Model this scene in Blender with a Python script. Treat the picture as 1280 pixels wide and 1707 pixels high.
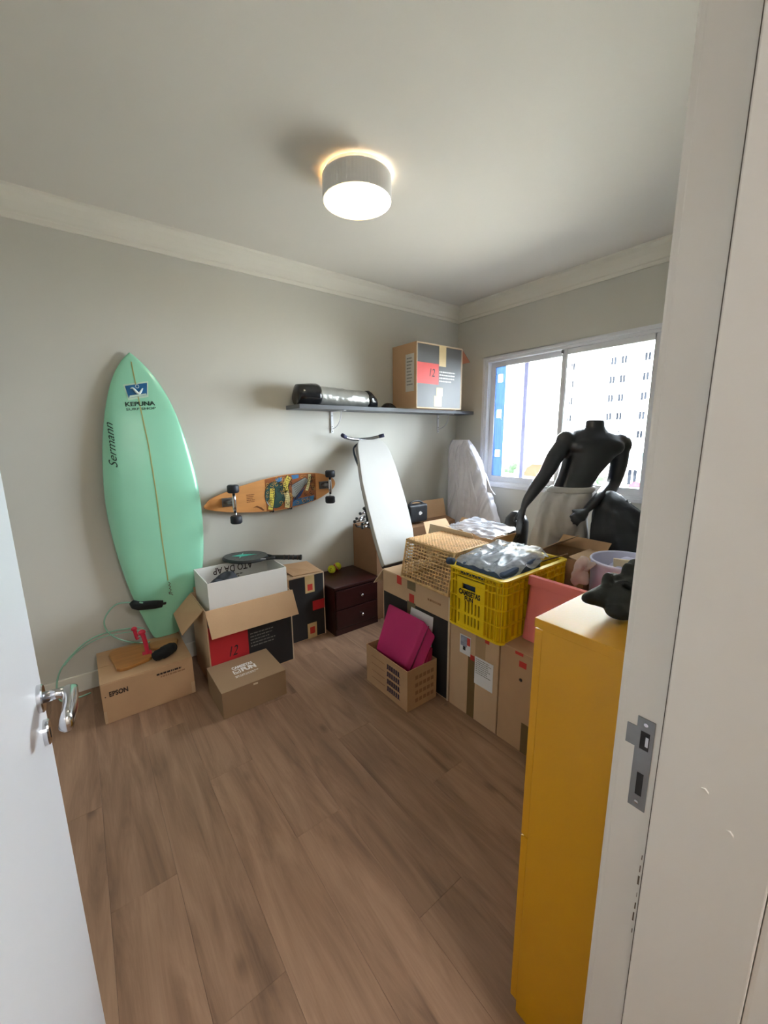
import bpy, bmesh, math, random
from mathutils import Vector, Matrix, noise

# ------------------------------------------------------------------ clear
for o in list(bpy.data.objects):
    bpy.data.objects.remove(o, do_unlink=True)
scene = bpy.context.scene
COL = scene.collection
random.seed(7)

# ------------------------------------------------------------------ camera
YAW, PITCH, ROLL, FPX, CAMH = 0.91677797, 0.18980856, -0.00922339, 663.0, 1.42
fw = Vector((math.cos(YAW)*math.cos(PITCH), math.sin(YAW)*math.cos(PITCH), -math.sin(PITCH)))
rt0 = Vector((math.sin(YAW), -math.cos(YAW), 0))
up0 = rt0.cross(fw)
rt = math.cos(ROLL)*rt0 + math.sin(ROLL)*up0
up = -math.sin(ROLL)*rt0 + math.cos(ROLL)*up0
cd = bpy.data.cameras.new('camera')
cam = bpy.data.objects.new('camera', cd)
COL.objects.link(cam)
cam.matrix_world = Matrix(((rt.x, up.x, -fw.x, 0), (rt.y, up.y, -fw.y, 0), (rt.z, up.z, -fw.z, CAMH), (0, 0, 0, 1)))
cd.sensor_fit = 'HORIZONTAL'
cd.sensor_width = 36.0
cd.lens = FPX/1280.0*36.0
cd.clip_start = 0.01
cd.clip_end = 500
scene.camera = cam

# ------------------------------------------------------------------ world, sun, exposure
world = bpy.data.worlds.new('sky')
scene.world = world
world.use_nodes = True
bg = world.node_tree.nodes['Background']
bg.inputs[0].default_value = (0.80, 0.90, 1.0, 1)
bg.inputs[1].default_value = 5.0

sd = bpy.data.lights.new('sun', 'SUN')
sd.energy = 4.0
sd.color = (1.0, 0.95, 0.88)
sd.angle = math.radians(0.6)
sun = bpy.data.objects.new('sun', sd)
COL.objects.link(sun)
sun.rotation_euler = (Vector((0.50, 0.38, -0.78))).to_track_quat('-Z', 'Y').to_euler()
sun.location = (-3, -3, 12)

pd = bpy.data.lights.new('window_portal', 'AREA')   # sampling portal for the sky, gives no light of its own
pd.shape = 'RECTANGLE'; pd.size = 1.09; pd.size_y = 1.38
pd.cycles.is_portal = True
portal = bpy.data.objects.new('window_portal', pd)
COL.objects.link(portal)
portal.location = (3.10, 1.675, 1.52)
portal.rotation_euler = (0, math.radians(90), 0)

vs = scene.view_settings
vs.view_transform = 'Standard'
vs.look = 'None'
vs.exposure = 3.12
vs.gamma = 1.0
vs.use_curve_mapping = False

# ------------------------------------------------------------------ helpers
def lin(c):
    r = []
    for k in c[:3]:
        k = k/255.0
        r.append(k/12.92 if k <= 0.04045 else ((k+0.055)/1.055)**2.4)
    return r

MATS = {}
def mat(name, rgb, rough=0.6, metal=0.0, var=0.10, scale=6.0, bump=0.0, bscale=120.0, spec=0.5,
        stretch=(1, 1, 1), coat=0.0, sub=None, rand=0.0, trans=0.0, alpha=1.0):
    if name in MATS:
        return MATS[name]
    m = bpy.data.materials.new(name)
    m.use_nodes = True
    nt = m.node_tree
    N, L = nt.nodes, nt.links
    b = N['Principled BSDF']
    c = lin(rgb)
    tc = N.new('ShaderNodeTexCoord')
    mp = N.new('ShaderNodeMapping')
    mp.inputs['Scale'].default_value = stretch
    L.new(tc.outputs['Object'], mp.inputs['Vector'])
    nz = N.new('ShaderNodeTexNoise')
    nz.inputs['Scale'].default_value = scale
    nz.inputs['Detail'].default_value = 5
    L.new(mp.outputs[0], nz.inputs['Vector'])
    rp = N.new('ShaderNodeValToRGB')
    rp.color_ramp.elements[0].position = 0.3
    rp.color_ramp.elements[1].position = 0.7
    rp.color_ramp.elements[0].color = [max(0, k*(1-var)) for k in c]+[1]
    rp.color_ramp.elements[1].color = [min(1, k*(1+var)) for k in c]+[1]
    L.new(nz.outputs['Fac'], rp.inputs['Fac'])
    L.new(rp.outputs['Color'], b.inputs['Base Color'])
    b.inputs['Roughness'].default_value = rough
    b.inputs['Metallic'].default_value = metal
    b.inputs['Specular IOR Level'].default_value = spec
    b.inputs['Coat Weight'].default_value = coat
    b.inputs['Coat Roughness'].default_value = 0.15
    if trans:
        b.inputs['Transmission Weight'].default_value = trans
    if alpha < 1:
        b.inputs['Alpha'].default_value = alpha
    if bump:
        n2 = N.new('ShaderNodeTexNoise')
        n2.inputs['Scale'].default_value = bscale
        n2.inputs['Detail'].default_value = 4
        L.new(mp.outputs[0], n2.inputs['Vector'])
        bp = N.new('ShaderNodeBump')
        bp.inputs['Strength'].default_value = bump
        bp.inputs['Distance'].default_value = 0.01
        L.new(n2.outputs['Fac'], bp.inputs['Height'])
        L.new(bp.outputs['Normal'], b.inputs['Normal'])
    MATS[name] = m
    return m

def emis(name, rgb, strength):
    m = bpy.data.materials.new(name)
    m.use_nodes = True
    nt = m.node_tree
    nt.nodes.clear()
    e = nt.nodes.new('ShaderNodeEmission')
    e.inputs[0].default_value = (*lin(rgb), 1)
    e.inputs[1].default_value = strength
    o = nt.nodes.new('ShaderNodeOutputMaterial')
    nt.links.new(e.outputs[0], o.inputs[0])
    return m

ORG = {}
def V(*a):
    return Vector(a)

def tag(o, label=None, cat=None, group=None, kind=None):
    if label: o['label'] = label
    if cat: o['category'] = cat
    if group: o['group'] = group
    if kind: o['kind'] = kind
    return o

def thing(name, label, cat, base, group=None, kind=None):
    o = bpy.data.objects.new(name, None)
    COL.objects.link(o)
    o.empty_display_size = 0.05
    o.location = base
    ORG[o] = Vector(base)
    return tag(o, label, cat, group, kind)

class MB:
    def __init__(s):
        s.v = []; s.f = []
    def add(s, vs, fs):
        n = len(s.v)
        s.v += [tuple(p) for p in vs]
        s.f += [tuple(i+n for i in f) for f in fs]
        return s
    def hexa(s, p):
        return s.add(p, [(3,2,1,0),(4,5,6,7),(0,1,5,4),(1,2,6,5),(2,3,7,6),(3,0,4,7)])
    def box(s, x0, x1, y0, y1, z0, z1):
        return s.hexa([(x0,y0,z0),(x1,y0,z0),(x1,y1,z0),(x0,y1,z0),(x0,y0,z1),(x1,y0,z1),(x1,y1,z1),(x0,y1,z1)])
    def fbox(s, fr, u0, u1, v0, v1, w0, w1):
        return s.hexa([fr(u0,v0,w0),fr(u1,v0,w0),fr(u1,v1,w0),fr(u0,v1,w0),fr(u0,v0,w1),fr(u1,v0,w1),fr(u1,v1,w1),fr(u0,v1,w1)])
    def prism(s, poly, fr, w0, w1):
        n = len(poly)
        a = [fr(u, v, w0) for u, v in poly] + [fr(u, v, w1) for u, v in poly]
        fs = [tuple(range(n-1, -1, -1)), tuple(range(n, 2*n))]
        fs += [(i, (i+1) % n, (i+1) % n+n, i+n) for i in range(n)]
        return s.add(a, fs)
    def slab(s, A, B, out, th):
        # flap: hinge A-B, extends by vector out, thickness th along normal
        A, B, out = Vector(A), Vector(B), Vector(out)
        nrm = (B-A).cross(out).normalized()*th
        return s.hexa([A, B, B+out, A+out, A+nrm, B+nrm, B+out+nrm, A+out+nrm])
    def quadslab(s, P, th):
        P = [Vector(p) for p in P]
        n = (P[1]-P[0]).cross(P[3]-P[0]).normalized()*th
        return s.hexa(P+[p+n for p in P])
    def tube(s, pts, r, seg=8, closed=False, caps=True):
        pts = [Vector(p) for p in pts]
        n = len(pts)
        rs = r if isinstance(r, (list, tuple)) else [r]*n
        base = len(s.v)
        prev = None
        for i, p in enumerate(pts):
            if closed:
                d = pts[(i+1) % n]-pts[i-1]
            else:
                d = pts[min(i+1, n-1)]-pts[max(i-1, 0)]
            d.normalize()
            if prev is None:
                a = d.orthogonal().normalized()
            else:
                a = (prev-d*prev.dot(d))
                a = a.normalized() if a.length > 1e-6 else d.orthogonal().normalized()
            prev = a
            b = d.cross(a)
            rr = rs[i]
            ra, rb = rr if isinstance(rr, (list, tuple)) else (rr, rr)
            for k in range(seg):
                t = 2*math.pi*k/seg
                s.v.append(tuple(p+a*math.cos(t)*ra+b*math.sin(t)*rb))
        m = n if closed else n-1
        for i in range(m):
            j = (i+1) % n
            for k in range(seg):
                k2 = (k+1) % seg
                s.f.append((base+i*seg+k, base+i*seg+k2, base+j*seg+k2, base+j*seg+k))
        if caps and not closed:
            s.f.append(tuple(base+k for k in range(seg-1, -1, -1)))
            s.f.append(tuple(base+(n-1)*seg+k for k in range(seg)))
        return s
    def lathe(s, prof, c, axis=(0,0,1), seg=24, cap=True):
        ax = Vector(axis).normalized()
        a = ax.orthogonal().normalized(); b = ax.cross(a)
        c = Vector(c)
        base = len(s.v)
        for r, h in prof:
            for k in range(seg):
                t = 2*math.pi*k/seg
                s.v.append(tuple(c+ax*h+a*math.cos(t)*r+b*math.sin(t)*r))
        for i in range(len(prof)-1):
            for k in range(seg):
                k2 = (k+1) % seg
                s.f.append((base+i*seg+k, base+i*seg+k2, base+(i+1)*seg+k2, base+(i+1)*seg+k))
        if cap:
            s.f.append(tuple(base+k for k in range(seg-1, -1, -1)))
            s.f.append(tuple(base+(len(prof)-1)*seg+k for k in range(seg)))
        return s
    def ellipsoid(s, c, r, seg=16, rings=10, M=None):
        c = Vector(c)
        base = len(s.v)
        for i in range(rings+1):
            ph = math.pi*i/rings
            for k in range(seg):
                t = 2*math.pi*k/seg
                q = Vector((r[0]*math.sin(ph)*math.cos(t), r[1]*math.sin(ph)*math.sin(t), r[2]*math.cos(ph)))
                if M: q = M @ q
                s.v.append(tuple(c+q))
        for i in range(rings):
            for k in range(seg):
                k2 = (k+1) % seg
                s.f.append((base+i*seg+k, base+(i+1)*seg+k, base+(i+1)*seg+k2, base+i*seg+k2))
        return s
    def rings(s, rs, caps=True):
        base = len(s.v); seg = len(rs[0])
        for r in rs:
            s.v += [tuple(p) for p in r]
        for i in range(len(rs)-1):
            for k in range(seg):
                k2 = (k+1) % seg
                s.f.append((base+i*seg+k, base+i*seg+k2, base+(i+1)*seg+k2, base+(i+1)*seg+k))
        if caps:
            s.f.append(tuple(base+k for k in range(seg-1, -1, -1)))
            s.f.append(tuple(base+(len(rs)-1)*seg+k for k in range(seg)))
        return s
    def sheet(s, nu, nv, fn):
        base = len(s.v)
        for j in range(nv+1):
            for i in range(nu+1):
                s.v.append(tuple(fn(i/nu, j/nv)))
        for j in range(nv):
            for i in range(nu):
                a = base+j*(nu+1)+i
                s.f.append((a, a+1, a+nu+2, a+nu+1))
        return s
    def build(s, name, m, parent=None, smooth=False, bevel=0.0, base=None, remesh=0.0, sm=0, disp=None, seg=2, fix=True):
        root = parent
        while root is not None and root not in ORG:
            root = root.parent
        if parent is None:
            if base is None:
                xs = [p[0] for p in s.v]; ys = [p[1] for p in s.v]; zs = [p[2] for p in s.v]
                base = ((min(xs)+max(xs))/2, (min(ys)+max(ys))/2, min(zs))
            org = Vector(base)
        else:
            org = ORG[root]
        me = bpy.data.meshes.new(name)
        me.from_pydata([tuple(Vector(p)-org) for p in s.v], [], s.f)
        bm = bmesh.new(); bm.from_mesh(me)
        if fix:
            bmesh.ops.remove_doubles(bm, verts=bm.verts, dist=1e-6)
            bmesh.ops.recalc_face_normals(bm, faces=bm.faces)
        if bevel:
            es = [e for e in bm.edges if len(e.link_faces) == 2 and e.calc_face_angle(0) > 0.6]
            bmesh.ops.bevel(bm, geom=es, offset=bevel, segments=seg, profile=0.6, affect='EDGES', clamp_overlap=True)
        bm.to_mesh(me); bm.free()
        o = bpy.data.objects.new(name, me)
        COL.objects.link(o)
        if remesh:
            md = o.modifiers.new('r', 'REMESH'); md.mode = 'VOXEL'; md.voxel_size = remesh
            if sm:
                ms = o.modifiers.new('s', 'SMOOTH'); ms.iterations = sm; ms.factor = 0.5
            bpy.context.view_layer.update()
            dg = bpy.context.evaluated_depsgraph_get()
            me2 = bpy.data.meshes.new_from_object(o.evaluated_get(dg))
            o.modifiers.clear()
            o.data = me2
            bpy.data.meshes.remove(me)
            me = me2; me.name = name
        if disp:
            me.update()
            for vtx in me.vertices:
                vtx.co += Vector(disp(vtx.co+org, vtx.normal))
        if m is not None:
            me.materials.clear()
            me.materials.append(m)
        if smooth:
            for p in me.polygons: p.use_smooth = True
            if smooth != True:
                pass
        if parent is None:
            o.location = org
            ORG[o] = org
        else:
            o.parent = parent
        return o

def frame(O, U, W):
    O, U, W = Vector(O), Vector(U).normalized(), Vector(W).normalized()
    Nn = U.cross(W)
    return lambda u, v, w=0.0: O+U*u+W*v+Nn*w

def FY(x, y, z): return frame((x, y, z), (1,0,0), (0,0,1))      # face looking towards -y
def FX(x, y, z): return frame((x, y, z), (0,-1,0), (0,0,1))     # face looking towards -x
def FZ(x, y, z): return frame((x, y, z), (1,0,0), (0,1,0))      # face looking up

def decal(parent, name, m, fr, u0, u1, v0, v1, th=0.0008, off=0.0):
    return MB().fbox(fr, u0, u1, v0, v1, off, off+th).build(name, m, parent)

def textmesh(s, shear=0.0, bold=0.0):
    c = bpy.data.curves.new('t', 'FONT')
    c.body = s
    c.shear = shear
    c.offset = bold
    c.resolution_u = 3
    o = bpy.data.objects.new('t', c)
    COL.objects.link(o)
    bpy.context.view_layer.update()
    dg = bpy.context.evaluated_depsgraph_get()
    me = bpy.data.meshes.new_from_object(o.evaluated_get(dg))
    vs_ = [v.co.copy() for v in me.vertices]
    fs_ = [tuple(p.vertices) for p in me.polygons]
    bpy.data.objects.remove(o); bpy.data.curves.remove(c); bpy.data.meshes.remove(me)
    x0 = min(v.x for v in vs_); x1 = max(v.x for v in vs_)
    y0 = min(v.y for v in vs_); y1 = max(v.y for v in vs_)
    return [((v.x-x0)/(x1-x0), (v.y-y0)/(y1-y0)) for v in vs_], fs_

def text(parent, name, s, m, fr, u0, u1, v0, v1, shear=0.0, bold=0.0, off=0.0012, mapf=None):
    tv, tf = textmesh(s, shear, bold)
    if mapf is None:
        mapf = lambda a, b: fr(u0+(u1-u0)*a, v0+(v1-v0)*b, off)
    return MB().add([mapf(a, b) for a, b in tv], tf).build(name, m, parent, fix=False)

def lines(parent, name, m, fr, u0, u1, v0, v1, rows, off=0.0012, fill=0.62, seed=1):
    rnd = random.Random(seed)
    b = MB()
    h = (v1-v0)/rows
    for r in range(rows):
        v = v1-(r+0.5)*h
        u = u0
        end = u1-(u1-u0)*rnd.random()*0.3
        while u < end:
            w = (u1-u0)*(0.04+0.12*rnd.random())
            w = min(w, end-u)
            b.add([fr(u, v-h*fill/2, off), fr(u+w, v-h*fill/2, off), fr(u+w, v+h*fill/2, off), fr(u, v+h*fill/2, off)], [(0,1,2,3)])
            u += w+(u1-u0)*0.025
    return b.build(name, m, parent, fix=False)

# ------------------------------------------------------------------ materials
M_wall = mat('grey_wall_paint', (208,205,195), 0.85, var=0.025, scale=1.5, bump=0.03, bscale=260)
M_ceil = mat('ceiling_paint', (224,219,210), 0.9, var=0.02, scale=1.2, bump=0.02, bscale=200)
M_trim = mat('white_trim_paint', (233,229,217), 0.55, var=0.02, scale=2, bump=0.02, bscale=60)
M_jamb = mat('jamb_paint', (228,223,215), 0.5, var=0.03, scale=3, bump=0.05, bscale=25, stretch=(1,1,0.3))
M_door = mat('door_white', (226,230,238), 0.35, var=0.01, scale=2)
M_card = mat('cardboard', (188,151,114), 0.85, var=0.07, scale=5, bump=0.05, bscale=180)
M_card2 = mat('cardboard_pale', (204,172,138), 0.85, var=0.06, scale=5, bump=0.05, bscale=180)
M_card3 = mat('cardboard_flap', (196,160,122), 0.85, var=0.06, scale=4, bump=0.06, bscale=120)
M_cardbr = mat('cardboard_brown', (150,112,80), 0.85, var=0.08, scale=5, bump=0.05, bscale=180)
M_edge = mat('cardboard_edge', (214,196,168), 0.9, var=0.05, scale=60)
M_wcard = mat('white_card', (226,223,217), 0.6, var=0.02, scale=4)
M_blackprint = mat('black_print', (34,34,36), 0.6, var=0.1, scale=6)
M_redprint = mat('red_print', (190,36,44), 0.6, var=0.06, scale=6)
M_redlabel = mat('red_label', (200,58,48), 0.6, var=0.06, scale=10)
M_darkink = mat('dark_ink', (48,34,28), 0.7, var=0.1, scale=10)
M_greyink = mat('grey_ink', (120,118,112), 0.7, var=0.1, scale=10)
M_whiteink = mat('white_ink', (236,232,226), 0.7, var=0.02, scale=10)
M_tape = mat('packing_tape', (120,96,66), 0.25, var=0.08, scale=9)
M_papertape = mat('paper_label', (206,178,128), 0.7, var=0.06, scale=12)
M_white = mat('white_paper', (232,232,234), 0.6, var=0.02, scale=10)
M_chrome = mat('chrome', (205,205,208), 0.16, metal=1.0, var=0.02)
M_steel = mat('brushed_steel', (140,142,144), 0.35, metal=1.0, var=0.06, scale=30)
M_alu = mat('white_aluminium', (226,226,230), 0.35, var=0.01)
M_blk = mat('black_plastic', (26,27,30), 0.4, var=0.1)
M_blkgloss = mat('black_gloss', (24,25,28), 0.18, var=0.1, coat=0.3)
M_rubber = mat('black_urethane', (34,36,44), 0.55, var=0.1, scale=20)

# ------------------------------------------------------------------ room shell
XL, XW, YD, YA, ZC = -1.0, 2.945, 0.205, 2.688, 2.545
YH = 0.030        # hall side of the door wall
JX, HX = 0.62, -0.13

def struct(mb, name, m, label, parent=None, **k):
    o = mb.build(name, m, parent, **k)
    if parent is None:
        tag(o, label, None, None, 'structure')
    return o

floor = struct(MB().box(XL-0.15, XW+0.15, -1.5, YA+0.15, -0.12, -0.004), 'floor', mat('floor_base', (60,46,38), 0.8), 'brown wood-look plank floor', base=(0,0,-0.12))

# planks, laid along y
def wood():
    m = bpy.data.materials.new('vinyl_plank')
    m.use_nodes = True
    nt = m.node_tree; N = nt.nodes; L = nt.links
    b = N['Principled BSDF']
    tc = N.new('ShaderNodeTexCoord'); oi = N.new('ShaderNodeObjectInfo')
    ad = N.new('ShaderNodeVectorMath'); ad.operation = 'MULTIPLY_ADD'
    sc = N.new('ShaderNodeVectorMath'); sc.operation = 'SCALE'; sc.inputs['Scale'].default_value = 37.0
    cmb = N.new('ShaderNodeCombineXYZ')
    for i in range(3): L.new(oi.outputs['Random'], cmb.inputs[i])
    L.new(cmb.outputs[0], sc.inputs[0])
    ad.inputs[1].default_value = (1,1,1)
    L.new(tc.outputs['Object'], ad.inputs[0]); L.new(sc.outputs[0], ad.inputs[2])
    mp = N.new('ShaderNodeMapping'); mp.inputs['Scale'].default_value = (9.0, 1.1, 1)
    L.new(ad.outputs[0], mp.inputs['Vector'])
    n1 = N.new('ShaderNodeTexNoise'); n1.inputs['Scale'].default_value = 1.6; n1.inputs['Detail'].default_value = 7; n1.inputs['Roughness'].default_value = 0.6; n1.inputs['Distortion'].default_value = 0.9
    L.new(mp.outputs[0], n1.inputs['Vector'])
    r1 = N.new('ShaderNodeValToRGB')
    e = r1.color_ramp.elements
    e[0].position = 0.25; e[0].color = (*lin((116,89,70)), 1)
    e[1].position = 0.75; e[1].color = (*lin((178,144,118)), 1)
    e2 = e.new(0.5); e2.color = (*lin((154,121,97)), 1)
    L.new(n1.outputs['Fac'], r1.inputs['Fac'])
    # fine grain
    mp2 = N.new('ShaderNodeMapping'); mp2.inputs['Scale'].default_value = (90, 3, 1)
    L.new(ad.outputs[0], mp2.inputs['Vector'])
    n2 = N.new('ShaderNodeTexNoise'); n2.inputs['Scale'].default_value = 2; n2.inputs['Detail'].default_value = 4
    L.new(mp2.outputs[0], n2.inputs['Vector'])
    mx = N.new('ShaderNodeMixRGB'); mx.blend_type = 'MULTIPLY'; mx.inputs['Fac'].default_value = 0.22
    L.new(r1.outputs['Color'], mx.inputs['Color1']); L.new(n2.outputs['Fac'], mx.inputs['Color2'])
    # knots
    mp3 = N.new('ShaderNodeMapping'); mp3.inputs['Scale'].default_value = (5.5, 2.6, 1)
    L.new(ad.outputs[0], mp3.inputs['Vector'])
    vo = N.new('ShaderNodeTexVoronoi'); vo.inputs['Scale'].default_value = 1.0
    L.new(mp3.outputs[0], vo.inputs['Vector'])
    r3 = N.new('ShaderNodeValToRGB')
    r3.color_ramp.elements[0].position = 0.02; r3.color_ramp.elements[0].color = (0.32, 0.28, 0.26, 1)
    r3.color_ramp.elements[1].position = 0.13; r3.color_ramp.elements[1].color = (1, 1, 1, 1)
    L.new(vo.outputs['Distance'], r3.inputs['Fac'])
    mx2 = N.new('ShaderNodeMixRGB'); mx2.blend_type = 'MULTIPLY'; mx2.inputs['Fac'].default_value = 0.65
    L.new(mx.outputs[0], mx2.inputs['Color1']); L.new(r3.outputs['Color'], mx2.inputs['Color2'])
    # tint per plank
    hsv = N.new('ShaderNodeHueSaturation')
    mr = N.new('ShaderNodeMapRange'); mr.inputs['To Min'].default_value = 0.92; mr.inputs['To Max'].default_value = 1.08
    L.new(oi.outputs['Random'], mr.inputs['Value'])
    L.new(mr.outputs[0], hsv.inputs['Value'])
    L.new(mx2.outputs[0], hsv.inputs['Color'])
    L.new(hsv.outputs[0], b.inputs['Base Color'])
    b.inputs['Roughness'].default_value = 0.42
    b.inputs['Specular IOR Level'].default_value = 0.4
    bp = N.new('ShaderNodeBump'); bp.inputs['Strength'].default_value = 0.06; bp.inputs['Distance'].default_value = 0.004
    L.new(n2.outputs['Fac'], bp.inputs['Height']); L.new(bp.outputs[0], b.inputs['Normal'])
    return m
M_wood = wood()
PW, PL = 0.183, 1.22
nx = int((XW-XL)/PW)+1
for i in range(nx):
    x0 = XL+i*PW; x1 = min(x0+PW, XW)
    y = -1.35-PL*((i*0.37) % 1.0)
    while y < YA:
        y0, y1 = max(y, -1.35), min(y+PL, YA)
        y += PL
        if y1-y0 < 0.03 or x1-x0 < 0.02: continue
        g = 0.0002
        MB().box(x0+g, x1-g, y0+g, y1-g, -0.004, 0.0).build('plank', M_wood, floor, bevel=0.0005, seg=1)

struct(MB().box(XL-0.15, XW+0.15, -1.5, YA+0.15, ZC, ZC+0.2), 'ceiling', M_ceil, 'white painted ceiling')
struct(MB().box(XL-0.15, XW+0.15, YA, YA+0.15, -0.1, ZC), 'wall_left', M_wall, 'plain grey wall behind the surfboard and shelf')
struct(MB().box(XL-0.15, XL, -1.5, YA, -0.1, ZC), 'wall_back', M_wall, 'grey side wall behind the open door')
# window wall with opening
WY0, WY1, WZ0, WZ1 = 0.985, 2.365, 0.975, 2.065
w = MB().box(XW, XW+0.15, -1.5, WY0, -0.1, ZC).box(XW, XW+0.15, WY1, YA, -0.1, ZC)
w.box(XW, XW+0.15, WY0, WY1, -0.1, WZ0).box(XW, XW+0.15, WY0, WY1, WZ1, ZC)
struct(w, 'wall_right', M_wall, 'grey wall around the window')
# door wall with opening
w = MB().box(XL, HX-0.035, YH, YD, -0.1, ZC).box(JX+0.035, XW, YH, YD, -0.1, ZC).box(HX-0.035, JX+0.035, YH, YD, 2.135, ZC)
struct(w, 'wall_front', M_wall, 'grey wall around the doorway')
struct(MB().box(XL-0.15, XW, -1.5, -1.35, -0.1, ZC), 'wall_hall', M_ceil, 'pale hallway wall behind the viewer')
struct(MB().box(1.5, 1.6, -1.35, YH, -0.1, ZC), 'wall_hall_end', M_ceil, 'pale hallway end wall')

# cornice: stepped cove profile (d = distance from wall, z below ceiling)
PROF = [(0,-0.122),(0.010,-0.122),(0.012,-0.100),(0.018,-0.096),(0.020,-0.085),(0.030,-0.055),(0.047,-0.028),(0.070,-0.012),(0.074,0.0),(0,0.0)]
def cornice(name, a, b, inward, label):
    a, b, n = Vector(a), Vector(b), Vector(inward)
    r = [[p+n*d+Vector((0,0,ZC+z)) for d, z in PROF] for p in (a, b)]
    struct(MB().rings(r), name, M_trim, label)
cornice('trim_1', (XL,YA,0), (XW,YA,0), (0,-1,0), 'white cornice above the surfboard wall')
cornice('trim_2', (XW,YA,0), (XW,YD,0), (-1,0,0), 'white cornice above the window wall')
cornice('trim_3', (XL,YD,0), (XL,YA,0), (1,0,0), 'white cornice above the side wall')
cornice('trim_4', (XL,YD,0), (XW,YD,0), (0,1,0), 'white cornice above the doorway wall')
struct(MB().box(XL, XW, YA-0.014, YA, 0, 0.10), 'baseboard_left', M_trim, 'white baseboard under the surfboard wall', bevel=0.003)
struct(MB().box(XW-0.014, XW, YD, YA-0.014, 0, 0.10), 'baseboard_right', M_trim, 'white baseboard under the window wall', bevel=0.003)
struct(MB().box(XL, XL+0.014, YD+0.014, YA-0.014, 0, 0.10), 'baseboard_back', M_trim, 'white baseboard along the side wall', bevel=0.003)
struct(MB().box(JX+0.07, XW-0.014, YD, YD+0.014, 0, 0.10), 'baseboard_front', M_trim, 'white baseboard beside the doorway', bevel=0.003)

# door frame, strike side and hinge side
tr = thing('trim_5', 'white painted door frame with steel strike plate', None, (JX,0.13,0), kind='structure')
MB().box(JX, JX+0.036, YH-0.004, YD+0.004, 0, 2.135).build('jamb', M_jamb, tr, bevel=0.0025)
MB().box(JX-0.015, JX, YH-0.004, 0.1525, 0, 2.10).build('door_stop', M_jamb, tr, bevel=0.002)
MB().box(JX+0.0015, JX+0.066, YD, YD+0.0125, 0, 2.20).build('casing', M_jamb, tr, bevel=0.004)
MB().box(JX-0.008, JX+0.072, -0.004, YH-0.004, 0, 2.20).build('hall_casing', M_jamb, tr, bevel=0.006)
MB().box(JX-0.0006, JX+0.0002, 0.1525, 0.1568, 0, 2.10).build('gap_shade_strip', mat('gap_shade_paint', (98,88,78), 0.9), tr)  # dark strip on the jamb, painted in as the shade beside the stop
for z, yy in ((0.955,0.098),(0.915,0.068)):
    MB().tube([(JX-0.0152,yy+0.004,z+0.002),(JX-0.0155,yy,z+0.0035),(JX-0.0155,yy-0.003,z),(JX-0.0152,yy-0.004,z-0.003)], [0.0006,0.0014,0.0014,0.0005], 6).build('paint_drip', M_jamb, tr, smooth=True)
for k in range(7):
    MB().box(JX-0.0007, JX, 0.1590+0.0005*(k%2), 0.1600+0.0006*(k%3), 0.770-0.024*k, 0.770-0.024*k+0.008+0.004*(k%3)).build('paint_chip', mat('chip_brown', (104,88,70), 0.9), tr)
MB().box(HX-0.036, HX, YH-0.004, YD+0.004, 0, 2.135).build('hinge_jamb', M_jamb, tr, bevel=0.0025)
MB().box(HX, HX+0.015, YH-0.004, 0.1525, 0, 2.10).build('door_stop', M_jamb, tr, bevel=0.002)
MB().box(HX, JX, YH-0.004, YD+0.004, 2.10, 2.135).build('head', M_jamb, tr, bevel=0.002)
MB().box(HX-0.066, JX+0.066, YD, YD+0.0125, 2.14, 2.20).build('casing', M_jamb, tr, bevel=0.004)
MB().box(HX-0.066, HX-0.0015, YD, YD+0.0125, 0, 2.14).build('casing', M_jamb, tr, bevel=0.004)
# strike plate: T outline with two openings, built from pieces (u towards -y)
fr = FX(JX, 0.0, 0.0)
sp = MB()
yl, yr, zb, zt = 0.1875, 0.1645, 0.853, 1.006
# wall pieces leaving latch hole (z .952-.985) and key hole (z .876-.915)
def sbox(a, b, c, d): sp.box(JX-0.0016, JX, b, a, c, d)
sbox(yl, yr, 0.985, zt); sbox(yl, 0.1815, 0.955, 0.985); sbox(0.1695, yr, 0.955, 0.985); sbox(yl, yr, 0.915, 0.955)
sbox(yl, 0.180, 0.876, 0.915); sbox(0.171, yr, 0.876, 0.915); sbox(yl, yr, zb, 0.876)
sbox(0.2005, yl, 0.955, 0.988)
stp = sp.build('strike_plate', M_steel, tr)
MB().box(JX-0.001, JX+0.001, 0.1695, 0.1815, 0.955, 0.985).build('latch_hole', M_blk, stp)
MB().box(JX-0.001, JX+0.001, 0.171, 0.180, 0.876, 0.915).build('bolt_hole', M_blk, stp)
for z in (0.997, 0.864):
    MB().lathe([(0.003,0),(0.003,0.0008),(0.001,0.001)], (JX-0.0016, 0.176, z), (-1,0,0), 10).build('screw', M_chrome, stp)
MB().box(JX-0.0022, JX-0.0006, 0.1705, 0.1745, 0.962, 0.978).build('latch_tongue', M_chrome, stp)

# open door leaf
dr = thing('door_1', 'open white door leaf with chrome lever handle', None, (HX+0.005, YD+0.005, 0), kind='structure')
hp = Vector((HX+0.005, YD+0.005, 0)); ep = Vector((-0.101, 0.905, 0))
dU = (ep-hp).normalized(); dN = Vector((dU.y, -dU.x, 0))   # dN points towards +x
LW = (ep-hp).length
fd = lambda u, v, w=0.0: hp+dU*u+Vector((0,0,v))+dN*w
MB().fbox(fd, 0, LW, 0.008, 2.095, -0.035, 0).build('leaf', M_door, dr, bevel=0.0015)
hz = 0.977; hu = LW-0.050
def ring_plate(u, z, r, name):
    b = MB().lathe([(r,0),(r,0.006),(r-0.002,0.008),(0.008,0.008)], fd(u, z, 0), dN, 28)
    return b.build(name, M_chrome, dr, smooth=False)
ring_plate(hu, hz, 0.024, 'rosette')
kr = ring_plate(hu, hz-0.066, 0.022, 'key_rosette')
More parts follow.
